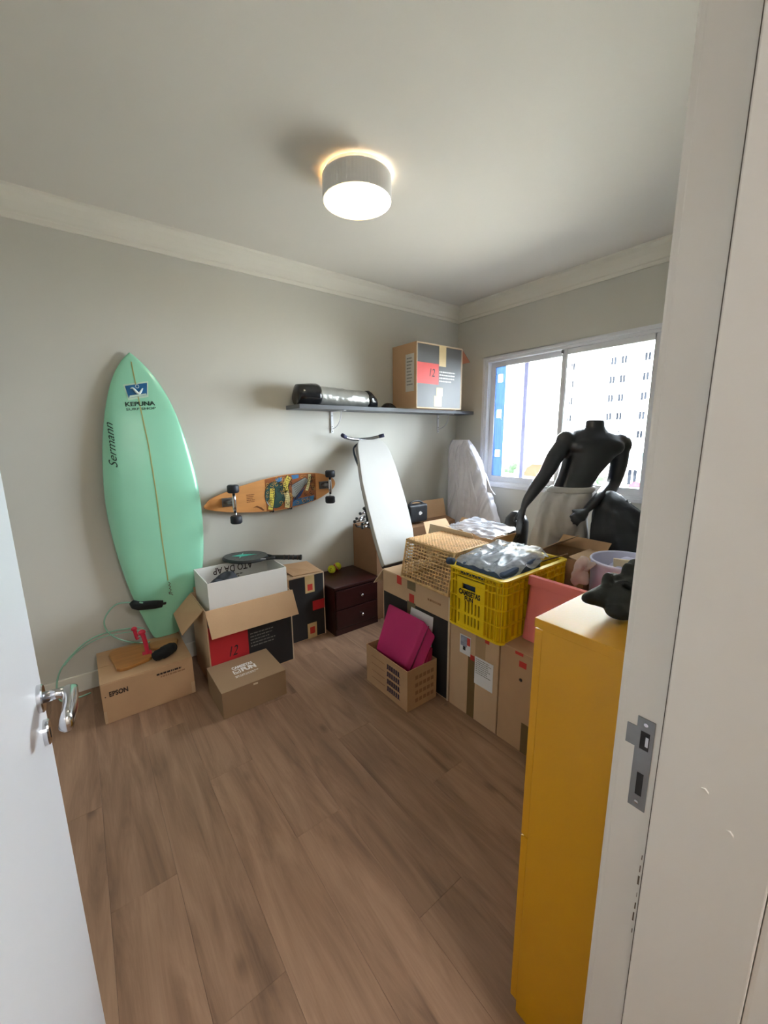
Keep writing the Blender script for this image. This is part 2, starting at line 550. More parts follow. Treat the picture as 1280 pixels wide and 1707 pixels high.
MB().fbox(fd, hu-0.002, hu+0.002, hz-0.078, hz-0.060, 0.008, 0.0086).build('keyhole', M_blk, kr)
lv = MB().tube([fd(hu,hz,0.006), fd(hu,hz,0.040)], [0.0095,0.0088], 16)
lv.build('handle_neck', M_chrome, dr, smooth=True)
# flat lever blade running back towards the hinge
lb = MB()
rings = []
for i in range(13):
    t = i/12
    u = hu+0.010-0.115*t
    hgt = (0.010+0.009*math.sin(min(1,t*1.3)*math.pi*0.62)) if t < 0.95 else 0.009
    if i == 0: hgt = 0.006
    th = 0.0125*(1-0.25*t)
    wv = 0.042+0.004*math.sin(t*math.pi)
    zc = hz-0.004*t
    rings.append([fd(u, zc+hgt*math.cos(a)*1.0, wv+th*math.sin(a)) for a in [2*math.pi*k/16 for k in range(16)]])
lb.rings(rings).build('lever', M_chrome, dr, smooth=True)
for z in (0.25, 1.1, 1.9):
    MB().tube([fd(-0.002, z-0.04, 0.004), fd(-0.002, z+0.04, 0.004)], 0.006, 10).build('hinge', M_chrome, dr, smooth=True)

# ------------------------------------------------------------------ window
win = thing('window_1', 'two-sash white aluminium sliding window', None, (XW, (WY0+WY1)/2, WZ0), kind='structure')
def glass():
    m = bpy.data.materials.new('window_glass'); m.use_nodes = True
    nt = m.node_tree; nt.nodes.clear()
    t = nt.nodes.new('ShaderNodeBsdfTransparent'); t.inputs[0].default_value = (0.97,0.98,0.98,1)
    g = nt.nodes.new('ShaderNodeBsdfGlossy'); g.inputs['Roughness'].default_value = 0.02
    lw = nt.nodes.new('ShaderNodeFresnel'); lw.inputs['IOR'].default_value = 1.35
    mx = nt.nodes.new('ShaderNodeMixShader'); o = nt.nodes.new('ShaderNodeOutputMaterial')
    nt.links.new(lw.outputs[0], mx.inputs[0]); nt.links.new(t.outputs[0], mx.inputs[1]); nt.links.new(g.outputs[0], mx.inputs[2]); nt.links.new(mx.outputs[0], o.inputs[0])
    return m
M_glass = glass()
def film(name, rgb, fac):
    m = bpy.data.materials.new(name); m.use_nodes = True
    nt = m.node_tree; nt.nodes.clear()
    t = nt.nodes.new('ShaderNodeBsdfTransparent'); t.inputs[0].default_value = (*rgb,1)
    g = nt.nodes.new('ShaderNodeBsdfTranslucent'); g.inputs[0].default_value = (*[min(1,c*1.5) for c in rgb],1)
    nz = nt.nodes.new('ShaderNodeTexNoise'); nz.inputs['Scale'].default_value = 8
    mr = nt.nodes.new('ShaderNodeMapRange'); mr.inputs['To Min'].default_value = fac-0.1; mr.inputs['To Max'].default_value = fac+0.1
    nt.links.new(nz.outputs['Fac'], mr.inputs['Value'])
    mx = nt.nodes.new('ShaderNodeMixShader')
    o = nt.nodes.new('ShaderNodeOutputMaterial')
    nt.links.new(mr.outputs[0], mx.inputs[0])
    nt.links.new(t.outputs[0], mx.inputs[1]); nt.links.new(g.outputs[0], mx.inputs[2]); nt.links.new(mx.outputs[0], o.inputs[0])
    return m
def ringframe(b, x0, x1, y0, y1, z0, z1, w, wb=None):
    wb = wb or w
    b.box(x0,x1,y0,y0+w,z0,z1); b.box(x0,x1,y1-w,y1,z0,z1); b.box(x0,x1,y0+w,y1-w,z0,z0+wb); b.box(x0,x1,y0+w,y1-w,z1-w,z1)
    return b
ringframe(MB(), XW-0.012, XW+0.004, WY0-0.012, WY1+0.012, WZ0-0.012, WZ1+0.012, 0.022).build('trim_border', M_alu, win, bevel=0.003)
ringframe(MB(), XW+0.004, XW+0.10, WY0, WY1, WZ0, WZ1, 0.030).build('frame', M_alu, win, bevel=0.003)
def sash(y0, y1, x):
    s = ringframe(MB(), x, x+0.03, y0, y1, WZ0+0.028, WZ1-0.028, 0.042, 0.05).build('sash', M_alu, win, bevel=0.003)
    MB().box(x+0.012, x+0.016, y0+0.04, y1-0.04, WZ0+0.07, WZ1-0.065).build('pane', M_glass, s)
    return s
s1 = sash(1.625, WY1-0.030, XW+0.055)
s2 = sash(WY0+0.030, 1.668, XW+0.020)
MB().box(XW+0.014, XW+0.020, 1.628, 1.640, WZ0+0.03, WZ1-0.03).build('pull_rail', M_alu, s2)
MB().box(XW+0.075, XW+0.089, 1.980, 2.020, WZ0+0.03, WZ1-0.03).build('outer_bar', mat('lilac_bar', (176,176,214), 0.5), win)
flm = MB()
_zs = [(1.90,0.032),(1.60,0.034),(1.255,0.030)]
_z0 = WZ1-0.07
for zc_, hh_ in _zs:      # film with openings where the pale marks are
    flm.box(XW+0.064, XW+0.0655, 2.188, 2.293, zc_+hh_, _z0)
    flm.box(XW+0.064, XW+0.0655, 2.266, 2.293, zc_-hh_, zc_+hh_)
    flm.box(XW+0.064, XW+0.0655, 2.188, 2.220, zc_-hh_, zc_+hh_)
    _z0 = zc_-hh_
flm.box(XW+0.064, XW+0.0655, 2.188, 2.293, WZ0+0.078, _z0)
fl = flm.build('film_strip', film('blue_film', (0.12,0.17,0.26), 0.25), win)
fl['label'] = 'blue film strip along the left pane'
M_mk = film('film_mark', (1.0,1.0,1.0), 0.3)
for z, sh in ((1.90,0),(1.60,1),(1.255,2)):
    b = MB()
    f2 = FX(XW+0.063, 2.243, z)
    if sh == 0: b.prism([(-0.022,0.03),(0.018,0.028),(0.024,-0.012),(0.008,-0.035),(-0.006,-0.028),(0.0,-0.01),(-0.02,0.0)], f2, 0, 0.0006)
    elif sh == 1:
        b.prism([(-0.024,0.03),(0.006,0.034),(0.026,-0.004),(0.012,-0.014),(-0.02,0.0)], f2, 0, 0.0006)
        b.prism([(0.010,-0.016),(0.015,-0.014),(0.032,-0.05),(0.028,-0.052)], f2, 0, 0.0006)
    else: b.prism([(-0.016,0.032),(0.012,0.03),(0.022,-0.004),(0.01,-0.026),(-0.018,-0.022),(-0.022,0.0)], f2, 0, 0.0006)
    b.build('film_mark', M_mk, fl)
for yy in ((1.663),):
    MB().box(XW+0.010, XW+0.020, yy-0.008, yy+0.008, 2.005, 2.03).build('latch', M_steel, win)

# ------------------------------------------------------------------ ceiling lamp
LC = Vector((1.128, 1.645, 0))
lp = thing('ceiling_lamp', 'round white drum ceiling lamp, switched on', 'lamp', (LC.x, LC.y, ZC))
R = 0.152
MB().lathe([(R,2.437),(R,2.527),(R-0.003,2.527),(R-0.003,2.437),(R,2.437)], LC, seg=64, cap=False).build('drum', mat('lamp_drum', (238,235,232), 0.6, var=0.01), lp, smooth=False)
MB().lathe([(R-0.010,2.520),(R-0.010,2.545),(R-0.022,2.545),(R-0.022,2.520),(R-0.010,2.520)], LC, seg=48, cap=False).build('mount_ring', mat('lamp_mount', (230,228,220), 0.6), lp)
def diffuser():
    m = bpy.data.materials.new('lamp_diffuser'); m.use_nodes = True
    nt = m.node_tree; nt.nodes.clear(); N = nt.nodes; L = nt.links
    tc = N.new('ShaderNodeTexCoord')
    def blob(c, col, s, rad):
        d = N.new('ShaderNodeVectorMath'); d.operation = 'DISTANCE'; d.inputs[1].default_value = c
        L.new(tc.outputs['Object'], d.inputs[0])
        mr = N.new('ShaderNodeMapRange'); mr.interpolation_type = 'SMOOTHERSTEP'
        mr.inputs['From Min'].default_value = 0; mr.inputs['From Max'].default_value = rad
        mr.inputs['To Min'].default_value = s; mr.inputs['To Max'].default_value = 0.0
        L.new(d.outputs['Value'], mr.inputs['Value'])
        v = N.new('ShaderNodeVectorMath'); v.operation = 'SCALE'; v.inputs[0].default_value = col
        L.new(mr.outputs[0], v.inputs['Scale'])
        return v
    a = blob((-0.045,0.03,-0.108), (1.0,0.78,0.26), 1.6, 0.125)
    c = blob((0.045,-0.045,-0.108), (1.0,0.97,0.90), 3.4, 0.15)
    s = N.new('ShaderNodeVectorMath'); s.operation = 'ADD'
    L.new(a.outputs[0], s.inputs[0]); L.new(c.outputs[0], s.inputs[1])
    s2 = N.new('ShaderNodeVectorMath'); s2.operation = 'ADD'; s2.inputs[1].default_value = (0.36,0.265,0.125)
    L.new(s.outputs[0], s2.inputs[0])
    e = N.new('ShaderNodeEmission'); L.new(s2.outputs[0], e.inputs[0]); e.inputs[1].default_value = 1.0
    o = N.new('ShaderNodeOutputMaterial'); L.new(e.outputs[0], o.inputs[0])
    return m
MB().lathe([(R-0.003,2.4365),(R-0.003,2.440)], LC, seg=64).build('diffuser', diffuser(), lp)
for a, col, nm in ((2.5, (255,178,90), 'warm_bulb'), (-0.7, (255,238,214), 'white_bulb')):
    c = LC+Vector((math.cos(a)*0.075, math.sin(a)*0.075, 2.49))
    MB().ellipsoid(c, (0.028,0.028,0.028), 12, 8).build(nm, emis(nm, col, 22), lp, smooth=True)

# unseen fill lamp added on the hallway ceiling to brighten frame and room
hl = thing('hall_fill_lamp', 'added round white fill lamp on the hallway ceiling behind the viewer', 'lamp', (0.50, -0.80, ZC), kind='structure')
MB().lathe([(0.15,2.475),(0.15,2.545),(0.146,2.545),(0.146,2.475),(0.15,2.475)], (0.50,-0.80,0), seg=40, cap=False).build('drum', MATS['lamp_drum'], hl)
MB().lathe([(0.146,2.474),(0.146,2.478)], (0.50,-0.80,0), seg=40).build('diffuser', emis('hall_fill_diffuser', (252,247,245), 15.0), hl)

# ------------------------------------------------------------------ cartons
def carton_body(t, x0, x1, y0, y1, z0, z1, m, open_top=False, th=0.004, bev=0.004):
    if open_top:
        b = MB().box(x0,x1,y0,y1,z0,z0+th).box(x0,x0+th,y0,y1,z0+th,z1).box(x1-th,x1,y0,y1,z0+th,z1)
        b.box(x0+th,x1-th,y0,y0+th,z0+th,z1).box(x0+th,x1-th,y1-th,y1,z0+th,z1)
        return b.build('body', m, t)
    return MB().box(x0,x1,y0,y1,z0,z1-0.003).build('body', m, t, bevel=bev)

def top_flaps(t, x0, x1, y0, y1, z1, m, along='x'):
    # two closed top flaps meeting at a seam
    if along == 'x':
        ym = (y0+y1)/2
        MB().box(x0+0.001,x1-0.001,y0+0.002,ym-0.0012,z1-0.003,z1).build('top_flap', m, t)
        MB().box(x0+0.001,x1-0.001,ym+0.0012,y1-0.002,z1-0.003,z1).build('top_flap', m, t)
    else:
        xm = (x0+x1)/2
        MB().box(x0+0.002,xm-0.0012,y0+0.001,y1-0.001,z1-0.003,z1).build('top_flap', m, t)
        MB().box(xm+0.0012,x1-0.002,y0+0.001,y1-0.001,z1-0.003,z1).build('top_flap', m, t)

# --- projector box under the surfboard
ex0, ex1, ey0, ey1, eh = -0.045, 0.378, 2.262, 2.640, 0.220
t = thing('projector_box', 'brown cardboard box printed EPSON under the surfboard', 'box', ((ex0+ex1)/2,(ey0+ey1)/2,0))
carton_body(t, ex0,ex1,ey0,ey1,0,eh, M_card)
top_flaps(t, ex0,ex1,ey0,ey1,eh, M_card)
f = FY(ex0, ey0, 0)
text(t, 'lettering', 'EPSON', M_darkink, f, 0.033, 0.113, 0.143, 0.171, bold=0.035)
lines(t, 'small_print', M_darkink, f, 0.245, 0.375, 0.172, 0.187, 1, fill=0.7, seed=3)
lines(t, 'small_print', M_cardbr, f, 0.262, 0.39, 0.155, 0.169, 1, fill=0.6, seed=4)
MB().lathe([(0.003,0),(0.003,0.0008)], f(0.016,0.148,0), (0,-1,0), 10).build('punch_hole', M_darkink, t)
decal(t, 'side_tape', mat('pale_tape', (190,158,124), 0.3), f, 0.0, 0.012, 0.004, 0.07)
decal(t, 'side_tape', mat('pale_tape', (190,158,124), 0.3), f, 0.405, 0.423, 0.004, 0.07)

# --- small gift box
gx0, gx1, gy0, gy1, gh = 0.437, 0.779, 1.930, 2.218, 0.148
t = thing('shirt_box', 'low kraft box with white CAMISETAS FUN print on its lid', 'box', ((gx0+gx1)/2,(gy0+gy1)/2,0))
M_kraft = mat('kraft_board', (150,122,92), 0.8, var=0.05, scale=5, bump=0.03, bscale=160)
carton_body(t, gx0,gx1,gy0,gy1,0,gh, M_kraft, bev=0.002)
lid = MB().box(gx0-0.001,gx1+0.001,gy0-0.001,gy1,gh-0.003,gh).build('lid', M_kraft, t, bevel=0.001)
f = FZ(gx0, gy0, gh)
text(lid, 'lettering', 'CAMISETAS', M_whiteink, f, 0.108, 0.222, 0.175, 0.204, bold=0.05)
text(lid, 'lettering', 'FUN', M_whiteink, f, 0.148, 0.228, 0.128, 0.170, bold=0.06)
emb = MB()
for a0, a1, b0, b1 in ((0.106,0.140,0.128,0.132),(0.106,0.140,0.163,0.167),(0.104,0.109,0.130,0.165),(0.137,0.142,0.130,0.165)):
    emb.fbox(f, a0,a1,b0,b1,0.0003,0.0008)
emb.tube([f(0.113+0.020*k/8, 0.148-0.010*math.sin(math.pi*k/8), 0.0008) for k in range(9)], 0.0022, 5)
emb.build('emblem', M_whiteink, lid)
lines(lid, 'small_print', M_whiteink, f, 0.10, 0.235, 0.098, 0.108, 1, off=0.0008, fill=0.5, seed=8)
lines(lid, 'small_print', M_whiteink, f, 0.10, 0.225, 0.088, 0.095, 1, off=0.0008, fill=0.5, seed=9)
MB().box(0.598,0.622,gy0-0.003,gy0,gh-0.018,gh-0.010).build('tuck_tab', M_edge, t)

# --- open carton with red 12 label
ox0, ox1, oy0, oy1, oh = 0.460, 0.966, 2.230, 2.580, 0.475
t = thing('open_carton', 'open black-printed carton with red panel marked 12, white box inside', 'box', ((ox0+ox1)/2,(oy0+oy1)/2,0))
carton_body(t, ox0,ox1,oy0,oy1,0,oh, M_card2, open_top=True)
f = FY(ox0, oy0, 0)
decal(t, 'black_panel', M_blackprint, f, 0.006, 0.498, 0.006, 0.462)
rp_ = decal(t, 'red_panel', M_redprint, f, 0.006, 0.222, 0.128, 0.375, off=0.0006)
text(t, 'handwriting', '12', M_blackprint, f, 0.108, 0.160, 0.165, 0.226, shear=0.35, off=0.0018)
lines(t, 'grey_print', M_greyink, f, 0.235, 0.40, 0.175, 0.275, 5, fill=0.35, seed=11)
decal(t, 'corner_edge', M_edge, f, 0.499, 0.505, 0.0, 0.47)
MB().slab((ox0,oy0,oh), (ox1+0.012,oy0,oh), (0.012,-0.050,-0.150), 0.004).build('flap', M_card3, t)
MB().quadslab([(ox0,2.262,oh-0.004),(ox0,2.575,oh-0.004),(0.355,2.560,0.372),(0.355,2.345,0.320)], 0.004).build('flap', M_card3, t)
MB().slab((ox1,oy1-0.02,oh), (ox1,oy0+0.03,oh), (0.012,0,-0.17), 0.004).build('flap', M_card3, t)
MB().slab((ox0+0.02,oy1,oh), (ox1-0.02,oy1,oh), (0,0.003,0.03), 0.004).build('flap', M_card3, t)

# --- white box sitting in it
wx0, wx1, wy0, wy1, wz0, wz1 = 0.490, 0.955, 2.252, 2.570, 0.420, 0.622
wb = thing('white_box', 'white open box sitting in the carton marked 12', 'box', ((wx0+wx1)/2,(wy0+wy1)/2,wz0))
carton_body(wb, wx0,wx1,wy0,wy1,wz0,wz1, M_wcard, open_top=True, th=0.005)
# inner fold-over lid panel lettering, upside down on the back inner wall
fi = FY(wx0, wy1-0.005, wz0)
tv, tf = textmesh('ATO DA AP', 0, 0.01)
MB().add([fi(0.36-0.25*a, 0.185-0.045*b, 0.0012) for a, b in tv], tf).build('lettering', M_darkink, wb, fix=False)
lines(wb, 'grey_print', M_greyink, fi, 0.15, 0.30, 0.095, 0.125, 2, seed=14)
# support under the white box: folded inner flaps of the carton
MB().box(ox0+0.006, ox1-0.006, oy0+0.006, oy1-0.006, wz0-0.010, wz0-0.001).build('inner_flap', M_card2, t)

# dark cloth lying in the white box
def clothmound(name, label, cx, cy, z0, rx, ry, h, m, seed, ang=0.0, group=None, cat='cloth', amp=0.25):
    b = MB()
    n, r = 36, 10
    off = Vector((seed*7.3, seed*3.1, seed))
    ca, sa = math.cos(ang), math.sin(ang)
    def pt(k, i):
        a = 2*math.pi*k/n
        q = i/r
        e = 1.0+0.16*math.sin(3*a+seed)+0.10*math.sin(5*a+2*seed)
        x, y = rx*e*q*math.cos(a), ry*e*q*math.sin(a)
        nn = noise.noise(Vector((x, y, 0))*9+off)
        z = h*(1-q**2.2)*(1+amp*2*nn)+0.001
        return Vector((cx+x*ca-y*sa, cy+x*sa+y*ca, z0+max(0.001, z)))
    rings = [[pt(k, i) for k in range(n)] for i in range(r, 0, -1)]
    bot = [Vector((p.x, p.y, z0)) for p in rings[0]]
    b.rings([bot]+rings)
    o = b.build(name, m, smooth=True, base=(cx, cy, z0))
    return tag(o, label, cat, group)
M_darkcloth = mat('charcoal_cloth', (58,60,66), 0.9, var=0.15, scale=14, bump=0.15, bscale=60)
b = MB()
def dc(u, v):
    x = 0.505+0.20*u; y = 2.30+0.19*v
    z = 0.575+0.035*math.sin(u*4.2+1.0)*math.cos(v*3)-0.03*abs(u-0.4)+0.03*noise.noise(Vector((u*4, v*4, 2)))
    return (x, y, z)
b.sheet(22, 16, dc)
b.sheet(22, 16, lambda u, v: Vector(dc(u, v))-Vector((0,0,0.10)) if 0 < u < 1 and 0 < v < 1 else Vector(dc(u, v))-Vector((0,0,0.06)))
dcl = MB()
top = [[Vector(dc(i/22, j/16)) for i in range(23)] for j in range(17)]
rim = [top[0][i] for i in range(23)]+[top[j][22] for j in range(1,17)]+[top[16][i] for i in range(21,-1,-1)]+[top[j][0] for j in range(15,0,-1)]
dcl.sheet(22, 16, dc)
dcl.rings([rim, [Vector((p.x*0.98+0.605*0.02, p.y*0.98+2.395*0.02, wz0+0.006)) for p in rim]], caps=False)
dcl.add([Vector((p.x*0.98+0.605*0.02, p.y*0.98+2.395*0.02, wz0+0.006)) for p in rim], [tuple(range(len(rim)))])
tag(dcl.build('folded_cloth', M_darkcloth, smooth=True), 'crumpled charcoal cloth inside the white open box', 'cloth')

# --- beach tennis racket lying over the white box
rk = thing('beach_tennis_racket', 'black perforated paddle racket with a turquoise star, lying on the white box', 'racket', (0.84,2.54,wz1))
Mr = mat('racket_face', (50,58,58), 0.35, var=0.2, scale=9, coat=0.3)
A = Vector((0.700,2.655,0.640)); Bv = Vector((1.085,2.330,0.640))
ax = (Bv-A); Lr = ax.length; ax.normalize(); sd_ = Vector((-ax.y, ax.x, 0)).normalized() ; nr = ax.cross(sd_).normalized()
if nr.z < 0: nr = -nr; sd_ = -sd_
fr_ = lambda u, v, w=0.0: A+ax*u+sd_*v+nr*w
def head_outline(n=44, s=1.0):
    pts = []
    for k in range(n):
        a = 2*math.pi*k/n
        u = 0.135-0.135*math.cos(a)*1.0
        wv = 0.112*math.sin(a)*(1.0-0.16*math.cos(a))
        if math.cos(a) < -0.55:
            u += 0.03*(abs(math.cos(a))-0.55)
        pts.append((0.135+(u-0.135)*s, wv*s))
    return pts
head = MB().prism(head_outline(), fr_, -0.010, 0.010).build('head', Mr, rk, bevel=0.003)
rim = MB().tube([fr_(u, v, 0) for u, v in head_outline(48, 1.0)], [(0.0115,0.006)]*48, 8, closed=True).build('edge_band', M_blk, rk, smooth=True)
for s in (-1, 1):
    MB().tube([fr_(0.235, 0.070*s, 0), fr_(0.275, 0.042*s, 0), fr_(0.315, 0.018*s, 0), fr_(0.345, 0.012*s, 0)], 0.0105, 8).build('throat_arm', M_blk, rk, smooth=True)
MB().tube([fr_(0.318,0,0), fr_(0.40,0,0), fr_(Lr+0.0,0,0)], [(0.016,0.013)]*3, 12).build('handle', M_blk, rk, smooth=True)
for k in range(4):
    MB().tube([fr_(0.40+0.03*k,0,0), fr_(0.406+0.03*k,0,0)], [(0.0175,0.0145)]*2, 12).build('grip_band', mat('grip_brown', (78,62,54), 0.8), rk)
MB().tube([fr_(Lr,0,0), fr_(Lr+0.012,0,0)], [(0.019,0.016)]*2, 12).build('butt_cap', M_blk, rk)
Mq = mat('turquoise_print', (70,214,190), 0.45, var=0.05)
Mq2 = mat('pale_turquoise_print', (170,222,210), 0.45, var=0.05)
c0 = (0.115, 0.0)
for ang, ln, wd, mm, off in ((0.35,0.10,0.026,Mq,0.0108),(0.35+math.pi,0.06,0.026,Mq,0.0109),(1.75,0.06,0.010,Mq2,0.0104),(1.75+math.pi,0.06,0.010,Mq2,0.0104)):
    d = (math.cos(ang), math.sin(ang)); q = (-d[1], d[0])
    pl = [(c0[0]+q[0]*wd, c0[1]+q[1]*wd), (c0[0]-q[0]*wd, c0[1]-q[1]*wd), (c0[0]+d[0]*ln, c0[1]+d[1]*ln)]
    MB().prism(pl, fr_, off, off+0.0006).build('star_ray', mm, rk)
hb = MB()
for i in range(-3, 4):
    for j in range(-3, 4):
        u, v = 0.135+i*0.03, j*0.026
        if (u-0.135)**2/0.115**2+v*v/0.088**2 < 1 and abs(i)+abs(j) > 1:
            hb.lathe([(0.0045,0.0),(0.0045,0.0004)], fr_(u, v, 0.0101), nr, 8)
hb.build('hole_pattern', M_blk, head)
decal(rk, 'throat_sticker', M_white, fr_, 0.262, 0.298, -0.062, -0.052, off=0.006)

# --- closed black carton between the open carton and the nightstand
kx0, kx1, ky0, ky1, kh = 1.030, 1.300, 2.408, 2.650, 0.474
t = thing('black_carton', 'black-faced carton with red stickers beside the nightstand', 'box', ((kx0+kx1)/2,(ky0+ky1)/2,0))
carton_body(t, kx0,kx1,ky0,ky1,0,kh, M_card2)
top_flaps(t, kx0,kx1,ky0,ky1,kh, M_card2)
f = FY(kx0, ky0, 0)
decal(t, 'black_panel', M_blackprint, f, 0.004, 0.262, 0.006, 0.468)
for v0, v1, u0 in ((0.345,0.47,0.120),(0.0,0.115,0.125)):
    tp = decal(t, 'tape', M_papertape, f, u0, u0+0.072, v0, v1, off=0.0009)
    decal(tp, 'red_sticker', M_redlabel, f, u0+0.018, u0+0.056, v0+0.016 if v0 > 0.2 else v0+0.035, v0+0.062 if v0 > 0.2 else v0+0.085, off=0.0018)
decal(t, 'red_panel', M_redprint, f, 0.172, 0.266, 0.205, 0.275, off=0.0009)
decal(t, 'corner_edge', M_edge, f, 0.263, 0.269, 0.0, 0.47)
MB().quadslab([(kx0+0.05,ky0+0.03,kh+0.002),(kx1-0.01,ky0+0.01,kh+0.002),(kx1-0.015,ky1-0.01,kh+0.02),(kx0+0.01,ky1-0.02,kh+0.035)], 0.004).build('torn_flap', M_card, t)

# --- nightstand
M_mahog = mat('mahogany', (44,11,12), 0.32, var=0.25, scale=3, stretch=(1,6,6), coat=0.15)
nx0, nx1, ny0, ny1, nh = 1.320, 1.715, 2.305, 2.668, 0.370
t = thing('nightstand', 'small dark mahogany nightstand with two drawers', 'nightstand', ((nx0+nx1)/2,(ny0+ny1)/2,0))
MB().box(nx0+0.008,nx1-0.008,ny0+0.014,ny1-0.004,0.0,nh-0.022).build('body', M_mahog, t, bevel=0.002)
MB().box(nx0,nx1,ny0,ny1,nh-0.022,nh).build('top', M_mahog, t, bevel=0.006)
MB().box(nx0+0.010,nx1-0.010,ny0+0.008,ny0+0.014,0.0,0.045).build('plinth', M_mahog, t, bevel=0.002)
for z0, z1 in ((0.050,0.190),(0.198,0.340)):
    d = MB().box(nx0+0.016,nx1-0.016,ny0+0.002,ny0+0.016,z0,z1).build('drawer', M_mahog, t, bevel=0.004)
    zc = (z0+z1)/2
    MB().lathe([(0.004,0),(0.004,0.010),(0.010,0.014),(0.011,0.019),(0.006,0.024)], ((nx0+nx1)/2+0.03, ny0+0.002, zc), (0,-1,0), 16).build('knob', M_chrome, d, smooth=True)

# --- two tennis balls
Myel = mat('felt_yellow', (206,216,52), 0.95, var=0.12, scale=40, bump=0.3, bscale=200)
Mora = mat('felt_orange', (214,96,50), 0.95, var=0.12, scale=40, bump=0.3, bscale=200)
for c, lab, dirv, inkd in (((1.474,2.598), 'yellow and orange tennis ball with black mark, front one on the nightstand', (-0.60,-0.72,0.25), True),
                     ((1.543,2.630), 'yellow and orange tennis ball behind the marked ball on the nightstand', (0.75,-0.45,0.55), False)):
    rb = 0.0315
    tb = thing('tennis_ball', lab, 'ball', (c[0],c[1],nh), 'tennis balls on the nightstand')
    dv = Vector(dirv).normalized()
    cz = Vector((c[0],c[1],nh+rb))
    prof = [(max(1e-4, rb*math.sin(math.pi*i/20)), -rb*math.cos(math.pi*i/20)) for i in range(21)]
    MB().lathe([p for p in prof if p[1] >= -0.0035], cz, dv, 24).build('yellow_half', Myel, tb, smooth=True)
    MB().lathe([p for p in prof if p[1] <= -0.0025], cz, dv, 24).build('orange_half', Mora, tb, smooth=True)
    MB().lathe([(rb+0.0003,-0.0042),(rb+0.0005,-0.003),(rb+0.0003,-0.0018)], cz, dv, 24, cap=False).build('seam', M_white, tb, smooth=True)
    if inkd:
        MB().tube([cz+dv*(rb+0.0004)+Vector((0.010*math.cos(a),0,0.010*math.sin(a)))+dv*(-0.0016) for a in [0.3+4.6*k/12 for k in range(13)]], 0.0016, 5).build('printed_mark', M_blk, tb)

# ------------------------------------------------------------------ surfboard
SL = [(1.879,0.302),(1.845,0.268),(1.808,0.239),(1.704,0.192),(1.584,0.158),(1.459,0.132),(1.346,0.116),(1.219,0.104),(1.09,0.097),(0.964,0.099),(0.842,0.110),(0.788,0.115),(0.638,0.137),(0.507,0.163),(0.405,0.190),(0.301,0.219),(0.245,0.236),(0.224,0.250)]
SR = [(1.879,0.303),(1.854,0.336),(1.795,0.388),(1.726,0.431),(1.624,0.478),(1.51,0.512),(1.362,0.545),(1.209,0.571),(1.053,0.584),(0.88,0.585),(0.72,0.573),(0.60,0.556),(0.48,0.526),(0.36,0.478),(0.285,0.430),(0.245,0.396),(0.224,0.375)]
def interp(T, z):
    for (a, x), (b, y) in zip(T, T[1:]):
        if b <= z <= a:
            k = (z-b)/(a-b) if a > b else 0
            return y+(x-y)*k
    return T[-1][1] if z < T[-1][0] else T[0][1]
def sinterp(T, z):
    s = 0; n = 0
    for d in (-0.05,-0.03,-0.015,0,0.015,0.03,0.05):
        zz = z+d
        if 0.224 <= zz <= 1.879 and 0.224 <= z-d <= 1.879:
            s += interp(T, zz); n += 1
    return s/n
def sb_y(z): return 2.622+0.022*(z-0.22)+0.010*max(0, (z-1.35)/0.53)**2
def sb_t(z):
    s = (z-0.222)/(1.879-0.222)
    return 0.060*min(1, (0.30+s*2.6))*min(1, 0.18+(1-s)*2.2)
def sb_front(x, z):
    l, r = sinterp(SL, z), sinterp(SR, z)
    u = max(-1, min(1, (2*x-l-r)/max(1e-4, r-l)))
    return sb_y(z)-sb_t(z)*0.55*(1-abs(u)**2.6)**0.55
def surf_mat():
    return mat('mint_resin', (152,218,184), 0.16, var=0.05, scale=2.2, coat=0.6)
sb = thing('surfboard', 'mint green surfboard leaning upright against the wall', 'surfboard', (0.31,2.59,0.222))
rings = []
NZ, NS = 56, 36
for i in range(NZ+1):
    s = i/NZ
    z = 0.2245+(1.8785-0.2245)*(0.5-0.5*math.cos(math.pi*s))
    l, r = sinterp(SL, z), sinterp(SR, z)
    c, w_, t_ = (l+r)/2, max(0.002,(r-l)/2), sb_t(z)
    ring = []
    for k in range(NS):
        a = 2*math.pi*k/NS
        u = math.cos(a); sg = math.sin(a)
        uu = math.copysign(abs(u)**0.85, u)
        yy = math.copysign((1-abs(uu)**2.6)**0.55 if abs(uu) < 1 else 0, sg)
        ring.append((c+w_*uu, sb_y(z)-t_*(0.55 if sg > 0 else 0.45)*yy, z))
    rings.append(ring)
MB().rings(rings).build('board', surf_mat(), sb, smooth=True)
SS = [(1.84,0.304),(1.778,0.307),(1.57,0.320),(1.389,0.334),(1.246,0.339),(1.064,0.344),(0.877,0.344),(0.779,0.345),(0.588,0.350)]
b = MB()
st = []
for i in range(60):
    z = 0.575+(1.83-0.575)*i/59
    x = interp(SS, z)
    st.append((x, z))
for (xa, za), (xb, zb_) in zip(st, st[1:]):
    P = []
    for x, z, s in ((xa,za,-1),(xa,za,1),(xb,zb_,1),(xb,zb_,-1)):
        xx = x+s*0.0028
        P.append((xx, sb_front(xx, z)-0.0010, z))
    b.add(P, [(0,1,2,3)])
b.build('stringer', mat('stringer_tan', (172,170,104), 0.3, var=0.15, scale=10), sb)
Mdg = mat('dark_green_ink', (22,52,40), 0.4)
def sbmap(P00, P10, P01, off=0.0016):
    P00, P10, P01 = Vector(P00), Vector(P10), Vector(P01)
    def m_(a, c):
        q = P00+(P10-P00)*a+(P01-P00)*c
        return (q.x, sb_front(q.x, q.y)-off, q.y)
    return m_
